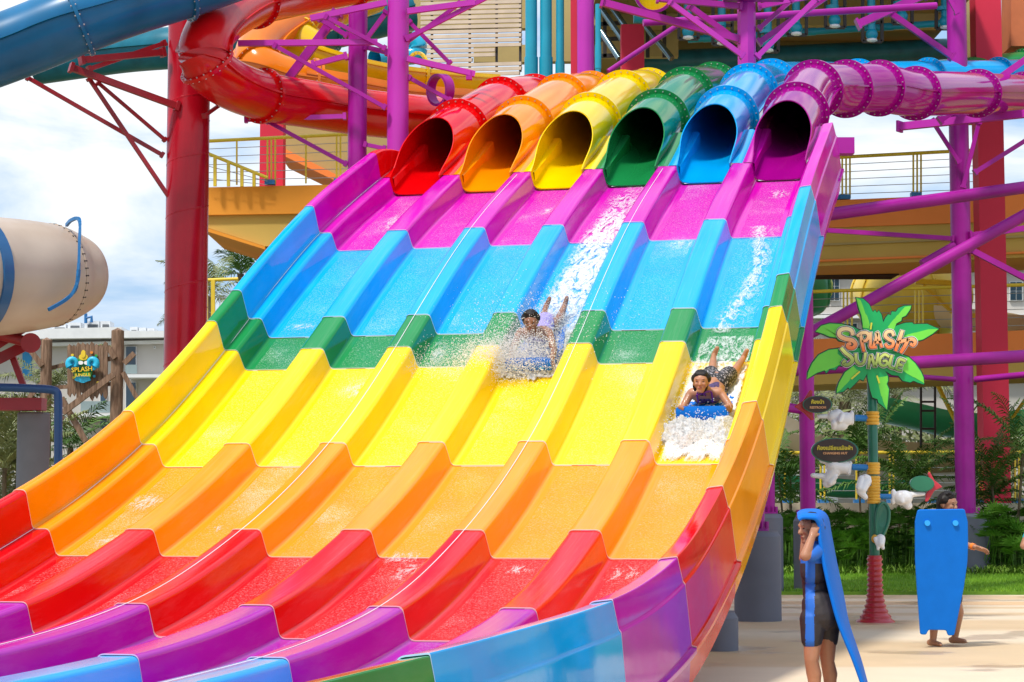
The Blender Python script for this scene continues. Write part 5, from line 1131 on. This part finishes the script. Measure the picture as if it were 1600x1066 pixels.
foam(PL, 'scattered thin patches of foam on the other lanes')
# piled foam in front of the girl
random.seed(11); mb = MB()
def octa(mb, p, r, k=1.):
    b = len(mb.v); p = Vector(p)
    mb.v += [p+Vector((r, 0, 0)), p-Vector((r, 0, 0)), p+Vector((0, r, 0)), p-Vector((0, r, 0)), p+Vector((0, 0, r*k)), p-Vector((0, 0, r*k))]
    mb.f += [[b+a, b+c, b+d] for a, c, d in ((0, 2, 4), (2, 1, 4), (1, 3, 4), (3, 0, 4), (2, 0, 5), (1, 2, 5), (3, 1, 5), (0, 3, 5))]; mb.mi += [0]*8
rows = []; dns = []; NU, NV = 70, 90
for j in range(NV+1):
    y = -.80+1.0*j/NV; row = []
    for i in range(NU+1):
        x = -.42+.80*i/NU; e = bump(x, -.40+.10*noise.noise(Vector((y*6, 4, 2))), .37+.06*noise.noise(Vector((y*7, 9, 2))), .10); f = min(1, max(0, (y+.58+.42*noise.noise(Vector((x*4.2, 1, 2)))+.16*noise.noise(Vector((x*15, 1, 5))))/.22))*(1 if y < -.08 else max(0, 1-(y+.08)/.14)); g_ = max(0, e)*f
        hgt_ = .125*g_**.5*(.75+.5*noise.noise(Vector((x*6, y*6, 4)))+.5*noise.noise(Vector((x*15, y*15, 4)))+.4*noise.noise(Vector((x*45, y*45, 4))))+.012
        row.append(LG(x, y, hgt_)); dns.append(min(2.2, g_*3.2)-.25)
    rows.append(row)
mb.grid(rows); o = mb.build('foam_pile', foam_mat('heaped_foam', .60, 1.), smooth=True); at = o.data.attributes.new('dens', 'FLOAT', 'POINT'); at.data.foreach_set('value', dns); tag(o, 'heap of white foam pushed ahead of the girl on her mat', 'foam', kind='stuff')
mb = MB()
for i in range(2600):
    x = random.gauss(0, .2); y = random.uniform(-.85, .25); 
    if abs(x) > .38: continue
    octa(mb, LG(x, y, abs(random.gauss(.07, .06))), random.uniform(.002, .007))
for i in range(2600):
    s_ = random.choice((-1, 1)); y = random.uniform(0, 1.5); x = .06+s_*(.27+abs(random.gauss(0, .05))); n_ = abs(random.gauss(.03, .05)); octa(mb, LG(min(.38, max(-.36, x)), y, n_+.02), random.uniform(.002, .006))
for i in range(34000):
    if random.random() < .45: x, y, n_ = random.gauss(-.05, .22), random.gauss(.18, .22), abs(random.gauss(.12, .16))
    elif random.random() < .5: x, y, n_ = random.gauss(-.40, .20), random.gauss(.0, .16), .06+abs(random.gauss(.14, .11))
    elif random.random() < .35: x, y, n_ = random.gauss(0, .42), random.gauss(.6, .4), .1+abs(random.gauss(.1, .22))
    else: x, y, n_ = random.gauss(.1, .2), random.gauss(1.0, .5), abs(random.gauss(.05, .1))
    if n_ > .75 or (n_ < .02): continue
    octa(mb, LR(x, y, n_+.02), random.uniform(.0015, .0045)*random.choice((1, 1, 1, 1.7)))
for i in range(1600):
    octa(mb, LR(random.gauss(-1.0, .3), random.gauss(.1, .12), abs(random.gauss(.12, .1))), random.uniform(.002, .005))
tag(mb.build('spray_droplets', M_drop), 'cloud of flying water drops around the riders', 'spray', kind='stuff')
mb = MB(); rows = []; dns = []
for j in range(61):
    y = -.32+.75*j/60; row = []
    for i in range(81):
        x = -.40+.78*i/80; e = bump(x, -.38+.08*noise.noise(Vector((y*7, 1, 8))), .36, .1); f = bump(y, -.12+.30*noise.noise(Vector((x*6, 1, 8)))+.12*noise.noise(Vector((x*19, 1, 8))), .4, .12); g_ = max(0, e)*max(0, f)
        hh = (.25 if x < -.33 else 0)
        rg = 0
        row.append(LR(x, y, (rg+.06*g_**.5*(.6+.6*noise.noise(Vector((x*9, y*9, 2)))+.5*noise.noise(Vector((x*25, y*25, 2))))+.01))); dns.append(min(1.6, g_*2)-.3)
    rows.append(row)
mb.grid(rows); o = mb.build('foam_pile', foam_mat('heaped_foam', .60, 1.), smooth=True); at = o.data.attributes.new('dens', 'FLOAT', 'POINT'); at.data.foreach_set('value', dns); tag(o, 'burst of white foam in front of the rider in the middle lane', 'foam', kind='stuff')

# ================================================================ signpost with the palm shaped sign
YP = 25.9
t = empty('signpost', W(1368, 968, YP).xy.to_3d(), 'green signpost on a red ribbed foot carrying white pointing hands and a palm shaped sign', 'signpost')
PX = W(1368, 968, YP).x
M_pred = mat('sign_red', (.42, .015, .03), rough=.35, coat=.3, var=.15); M_pgreen = mat('sign_green', (.01, .16, .10), rough=.35, coat=.3, var=.2); M_pyel = mat('sign_yellow', (.78, .42, .04), rough=.45, var=.15, scale=8)
prof = []; zt2 = W(1368, 868, YP).z
for i in range(70):
    z = zt2*i/69; k = i/69; r = .155*(1-k)**5+.092; r += .010*math.sin(k*math.pi*2*13); prof.append((r, z))
MB().lathe((PX, YP, 0), [(.25, 0)]+prof+[(.0, zt2)], n=32).build('ribbed_foot', M_pred, t, smooth=True)
MB().cyl((PX, YP, zt2-.02), (PX, YP, W(0, 540, YP).z), .063, n=20).build('pole', M_pgreen, t, smooth=True, auto=40)
for y0, y1, n_ in ((643, 664, 4), (723, 741, 4), (744, 787, 9)):
    mb = MB()
    for i in range(n_):
        z = W(0, y0+(y1-y0)*(i+.5)/n_, YP).z; mb.lathe((PX+.003*math.sin(i*2), YP, z), [(.055, -.022), (.078, -.020), (.088, 0), (.078, .020), (.055, .022)], n=24)
    mb.build('rope_collar', M_pyel, t, smooth=True)
def Pt(u, v, dy=0.): return W(u, v, YP+dy)
M_parm = mat('sign_arm_blue', (.01, .20, .55), rough=.4)
def glove(parts, name='pointing_hand'): blob(name, [(p[0], p[1], p[2]*1.22, p[3]*1.22)+tuple(p[4:]) for p in parts], M_white, t, vox=.009, sm=6)
MB().cyl(Pt(1360, 654), Pt(1336, 653), .042, .040, n=20).build('arm', M_parm, t, smooth=True, auto=40)
glove([(Pt(1331, 647), Pt(1331, 659), .036, .036, ((1, 0, 0), .7)), (Pt(1322, 655), Pt(1310, 657), .075, .075), (Pt(1309, 648), Pt(1301, 651), .06, .06), (Pt(1308, 664), Pt(1316, 664), .062, .062), (Pt(1305, 650), Pt(1279, 651), .030, .022), (Pt(1316, 648, -.06), Pt(1312, 658, -.10), .025, .025), (Pt(1303, 662, -.05), Pt(1303, 668, -.03), .035, .03)])
MB().cyl(Pt(1361, 731), Pt(1331, 730), .042, .040, n=20).build('arm', M_parm, t, smooth=True, auto=40)
glove([(Pt(1328, 725), Pt(1326, 738), .036, .036, ((1, 0, 0), .7)), (Pt(1318, 730), Pt(1302, 728), .072, .08), (Pt(1304, 735), Pt(1293, 750), .072, .055), (Pt(1295, 745), Pt(1270, 743), .034, .026), (Pt(1296, 722), Pt(1284, 720), .034, .028), (Pt(1300, 752), Pt(1292, 756), .045, .045), (Pt(1305, 745, -.05), Pt(1297, 755, -.05), .03, .03)])
MB().cyl(Pt(1374, 776), Pt(1392, 776), .034, n=20).build('arm', M_parm, t, smooth=True, auto=40)
glove([(Pt(1396, 769), Pt(1395, 784), .034, .034, ((1, 0, 0), .7)), (Pt(1407, 778), Pt(1414, 778), .078, .08), (Pt(1416, 785), Pt(1419, 790), .05, .045), (Pt(1419, 773), Pt(1443, 772), .032, .022), (Pt(1411, 772, -.06), Pt(1410, 784, -.08), .025, .025)])
MB().cyl(Pt(1360, 756, -.02), Pt(1356, 757, -.1), .03, n=16).build('arm', M_parm, t, smooth=True, auto=40)
glove([(Pt(1354, 752, -.1), Pt(1347, 765, -.16), .055, .05), (Pt(1346, 748, -.12), Pt(1342, 762, -.18), .035, .035), (Pt(1344, 768, -.16), Pt(1352, 777, -.16), .04, .03), (Pt(1352, 745, -.12), Pt(1357, 747, -.1), .03, .03)])
glove([(Pt(1376, 842, -.12), Pt(1376, 850, -.16), .05, .042), (Pt(1372, 852, -.16), Pt(1372, 858, -.17), .02, .018), (Pt(1379, 852, -.16), Pt(1380, 857, -.17), .02, .018), (Pt(1368, 842, -.14), Pt(1370, 850, -.16), .022, .018)])
MB().ellip(Pt(1367.5, 842, -.08), (.05, .04, .055)).build('rope_collar', M_pyel, t, smooth=True)
mb = MB(); sp = catmull([Pt(1370, 836, -.08), Pt(1369, 815, -.09), Pt(1372, 795, -.1), Pt(1380, 786, -.1), Pt(1388, 795, -.1), Pt(1388, 815, -.1), Pt(1380, 836, -.1)], 6)
mb.prism([p for p in sp], (0, .05, 0)); mb.build('edge_on_sign', M_pgreen, t, recalc=True)
mb = MB(); mb.sweep(sp, .022, n=10, up=Vector((0, 1, 0))); mb.build('sign_rim', M_pgreen, t, smooth=True)
M_brown = mat('sign_dark_brown', (.035, .018, .014), rough=.45, var=.3, scale=6)
def oval(u, v, ru, rv, dy, m1, m2, tilt=0):
    for q, (k, d, m, nm) in enumerate(((1.0, 0, m2, 'oval_rim'), (.93, -.012, m1, 'oval_board'))):
        mb = MB(); mb.prism([W(u+ru*k*math.cos(a)*math.cos(tilt)-rv*k*math.sin(a)*math.sin(tilt), v+rv*k*math.sin(a)*math.cos(tilt)+ru*k*math.cos(a)*math.sin(tilt), YP+dy+d) for a in [2*math.pi*i/40 for i in range(40)]], (0, .04, 0)); mb.build(nm, m, t, recalc=True)
def arrow(pts, dy):
    mb = MB(); mb.prism([W(u, v, YP+dy) for u, v in pts], (0, .05, 0)); o = mb.build('arrow_head', mat('arrow_red', (.52, .03, .05), rough=.45), t, recalc=True); b = o.modifiers.new('b', 'BEVEL'); b.width = .01; b.segments = 2
arrow([(1241, 635), (1255, 626), (1266, 609), (1270, 611), (1269, 625), (1275, 634), (1270, 645), (1272, 656), (1268, 657), (1256, 645)], -.02)
oval(1277.5, 632, 23, 13.5, -.08, M_brown, M_pgreen)
oval(1304.5, 704, 37, 19.5, -.08, M_brown, M_pgreen)
oval(1441, 756, 19, 12.5, -.05, mat('sign_back_green', (.02, .17, .09), rough=.5), M_pgreen, tilt=.05)
arrow([(1450, 740), (1453, 737), (1460, 750), (1473, 761), (1460, 767), (1450, 784), (1446, 784), (1447, 772), (1456, 758)], -.02)
M_ty = mat('text_yellow', (.75, .62, .05), rough=.5); M_to = mat('text_orange', (.75, .38, .18), rough=.5)
text('ห้องน้ำ', .062, Pt(1277.5, 628.5, -.105), M_ty, t, 'lettering', bold=.002); text('RESTROOM', .040, Pt(1278, 637, -.105), M_to, t, 'lettering', bold=.0015)
text('ห้องเปลี่ยนเสื้อผ้า', .066, Pt(1304.5, 700.5, -.105), M_ty, t, 'lettering', bold=.002); text('CHANGING HUT', .040, Pt(1305, 708.5, -.105), M_to, t, 'lettering', bold=.0015)
# palm shaped board
def Z(x, y, d): return W(1220+x/3.807, 440+y/3.807, YP-.12+d)
M_lg = mat('sign_light_green', (.17, .72, .06), rough=.45); M_dg = mat('sign_mid_green', (.0, .40, .10), rough=.45); M_ys = mat('sign_slit_yellow', (.75, .75, .05), rough=.45)
LV = [([(447, 95), (490, 103), (525, 135), (548, 182), (560, 170), (572, 186), (584, 172), (600, 200), (608, 240), (605, 310), (560, 380), (500, 330), (485, 250), (478, 205), (470, 180), (460, 150)], (470, 130)),
 ([(590, 330), (606, 250), (625, 212), (640, 195), (655, 200), (660, 178), (685, 180), (700, 158), (735, 144), (777, 143), (772, 165), (745, 205), (722, 215), (718, 235), (690, 250), (650, 320), (600, 380)], (750, 150)),
 ([(600, 330), (650, 280), (690, 262), (740, 246), (782, 244), (790, 254), (870, 252), (940, 282), (905, 312), (850, 345), (835, 350), (790, 358), (740, 392), (700, 410), (620, 430)], (920, 284)),
 ([(600, 430), (700, 425), (760, 448), (800, 485), (835, 535), (850, 570), (852, 612), (812, 600), (790, 590), (770, 600), (725, 590), (700, 560), (660, 555), (600, 520)], (845, 590)),
 ([(515, 500), (600, 500), (638, 560), (640, 590), (632, 610), (645, 640), (640, 700), (632, 765), (600, 735), (580, 720), (575, 700), (545, 690), (530, 640), (515, 570)], (628, 745)),
 ([(560, 480), (515, 545), (490, 590), (470, 580), (440, 610), (410, 640), (400, 630), (372, 655), (330, 665), (332, 640), (345, 600), (380, 540), (430, 500), (500, 470)], (340, 650)),
 ([(520, 400), (400, 460), (370, 505), (345, 500), (325, 525), (290, 522), (272, 545), (260, 530), (215, 545), (155, 582), (160, 540), (185, 485), (225, 435), (285, 405), (340, 398), (420, 390)], (165, 570)),
 ([(520, 340), (480, 295), (430, 268), (360, 252), (290, 248), (240, 262), (205, 298), (250, 312), (290, 330), (330, 335), (345, 352), (400, 362), (450, 390)], (215, 296))]

def flat(name, poly, d, m, par, th=.02):
    mb = MB(); mb.prism([Z(x, y, d) for x, y in poly], (0, th, 0)); return mb.build(name, m, par, recalc=True)
def grow(poly, g_):
    n = len(poly); A_ = sum(poly[i][0]*poly[(i+1) % n][1]-poly[(i+1) % n][0]*poly[i][1] for i in range(n)); sg = 1 if A_ > 0 else -1; o = []
    for i in range(n):
        a = Vector(poly[i-1]); b = Vector(poly[i]); c = Vector(poly[(i+1) % n]); e1 = (b-a).normalized(); e2 = (c-b).normalized(); nn = (Vector((e1.y, -e1.x))+Vector((e2.y, -e2.x)))
        nn = nn.normalized() if nn.length > .1 else Vector((e1.y, -e1.x)); o.append(tuple(b+nn*g_*sg))
    return o
board = flat('palm_board', [(550+150*math.cos(a), 400+115*math.sin(a)) for a in [i*.3 for i in range(21)]], .012, M_dg, t, .03)
WM[board.name] = Matrix.Translation(t.location)
for i_, (poly, tip) in enumerate(LV):
    e = .0012*i_
    flat('leaf_outline', grow(poly, 5), .004-e+.012, M_black, board, .03); flat('leaf', poly, .002-e, M_dg, board, .01)
    tx, ty = tip; cx_, cy_ = 550, 400; L_ = math.hypot(tx-cx_, ty-cy_); ux, uy = (tx-cx_)/L_, (ty-cy_)/L_
    lp = []
    for (x, y) in grow(poly, -3):
        r = (x-cx_)*ux+(y-cy_)*uy; s_ = -(x-cx_)*uy+(y-cy_)*ux
        if r < L_*.42: r = L_*.42+(r*.25)
        lo = -2 if i_ in (0, 1, 2, 6, 7) else 2
        if i_ in (0, 3, 4): s_ = s_ if s_ < 6 else 6+.15*s_
        else: s_ = s_ if s_ > -6 else -6+.15*s_
        if i_ in (1,): s_ = -abs(s_) if False else s_
        lp.append((cx_+ux*r-uy*s_, cy_+uy*r+ux*s_))
    flat('leaf_highlight', lp, -.002-e, M_lg, board, .004)
for a, b in (((540, 245), (534, 285)), ((572, 560), (586, 605)), ((420, 580), (470, 535))): mb = MB(); mb.quadbox(Z(*a, -.016), Z(*b, -.016), .004, .02, up=Vector((1, 0, 0))); mb.build('slit', M_ys, board)
def gradmat(name, c0, c1, z0, z1):
    m = bpy.data.materials.new(name); m.use_nodes = True; n = m.node_tree.nodes; l = m.node_tree.links; tc = n.new('ShaderNodeTexCoord'); sx = n.new('ShaderNodeSeparateXYZ'); mr = n.new('ShaderNodeMapRange'); rp = n.new('ShaderNodeValToRGB')
    l.new(tc.outputs['Object'], sx.inputs[0]); l.new(sx.outputs[2], mr.inputs[0]); mr.inputs[1].default_value = z0; mr.inputs[2].default_value = z1; l.new(mr.outputs[0], rp.inputs[0]); rp.color_ramp.elements[0].color = (*c0, 1); rp.color_ramp.elements[1].color = (*c1, 1)
    l.new(rp.outputs[0], n['Principled BSDF'].inputs['Base Color']); n['Principled BSDF'].inputs['Roughness'].default_value = .45; return m
zz = lambda y: Z(550, y, 0).z
M_l1 = gradmat('letter_orange_paint', (.95, .20, .04), (1., .78, .40), zz(400), zz(290)); M_l2 = gradmat('letter_lime_paint', (.10, .22, .03), (.85, .95, .25), zz(520), zz(410))
LET = [('S', [[(428, 312), (418, 290), (385, 280), (352, 292), (350, 322), (385, 342), (425, 350), (444, 372), (430, 394), (402, 392), (398, 376), (412, 370)]], 20, M_l1), ('P', [[(476, 322), (484, 370), (494, 412)], [(458, 322), (480, 306), (512, 306), (522, 328), (508, 350), (488, 354)]], 16, M_l1),
 ('L', [[(534, 306), (534, 360), (534, 390), (566, 390)]], 14, M_l1), ('A', [[(552, 384), (566, 340), (574, 304), (586, 345), (600, 388)], [(562, 362), (592, 360)]], 14, M_l1), ('S', [[(670, 318), (660, 298), (632, 300), (622, 324), (645, 345), (668, 358), (664, 384), (638, 390), (624, 374)]], 16, M_l1),
 ('H', [[(722, 296), (704, 350), (684, 408)], [(758, 345), (738, 385), (716, 420)], [(698, 362), (740, 350), (782, 342), (800, 360), (788, 380), (774, 372)]], 17, M_l1),
 ('J', [[(362, 398), (384, 424), (420, 452), (424, 476), (398, 496), (372, 488), (380, 474)]], 18, M_l2), ('U', [[(446, 432), (450, 470), (470, 492), (494, 480), (504, 428)]], 15, M_l2), ('N', [[(522, 512), (534, 440), (548, 470), (562, 506), (580, 430)]], 14, M_l2),
 ('G', [[(642, 446), (618, 434), (592, 456), (590, 488), (612, 502), (634, 488), (626, 472), (610, 474)]], 14, M_l2), ('L', [[(660, 442), (650, 480), (648, 506), (672, 516)]], 14, M_l2), ('E', [[(738, 472), (708, 462), (696, 490), (688, 520), (716, 530)], [(700, 492), (722, 498)]], 14, M_l2)]
def ribbonflat(strokes, wd, d):
    mb = MB()
    for st in strokes:
        P = catmull([Vector((x, y, 0)) for x, y in st], 5); rows = []
        for i, p in enumerate(P):
            dd = (P[min(i+1, len(P)-1)]-P[max(i-1, 0)]).normalized(); nn = Vector((-dd.y, dd.x, 0)); k = i/(len(P)-1); w_ = wd/2*(1.12-.35*abs(k-.4))
            ex = dd*(-wd*.3 if i == 0 else wd*.3 if i == len(P)-1 else 0); a = p+nn*w_+ex; b = p-nn*w_+ex; rows.append([Z(a.x, a.y, d+.02), Z(a.x, a.y, d), Z(b.x, b.y, d), Z(b.x, b.y, d+.02)])
        mb.grid(rows)
    return mb
for i_, (ch, st, wd, m) in enumerate(LET):
    e = .0006*i_
    a = ribbonflat(st, wd*1.12, -.052-e).build('letter', m, board); WM[a.name] = Matrix.Translation(t.location)
    ribbonflat(st, wd*1.12+6, -.040-e).build('letter_outline', M_black, board); ribbonflat(st, wd*1.12+13, -.028-e).build('letter_edge', M_white, board)
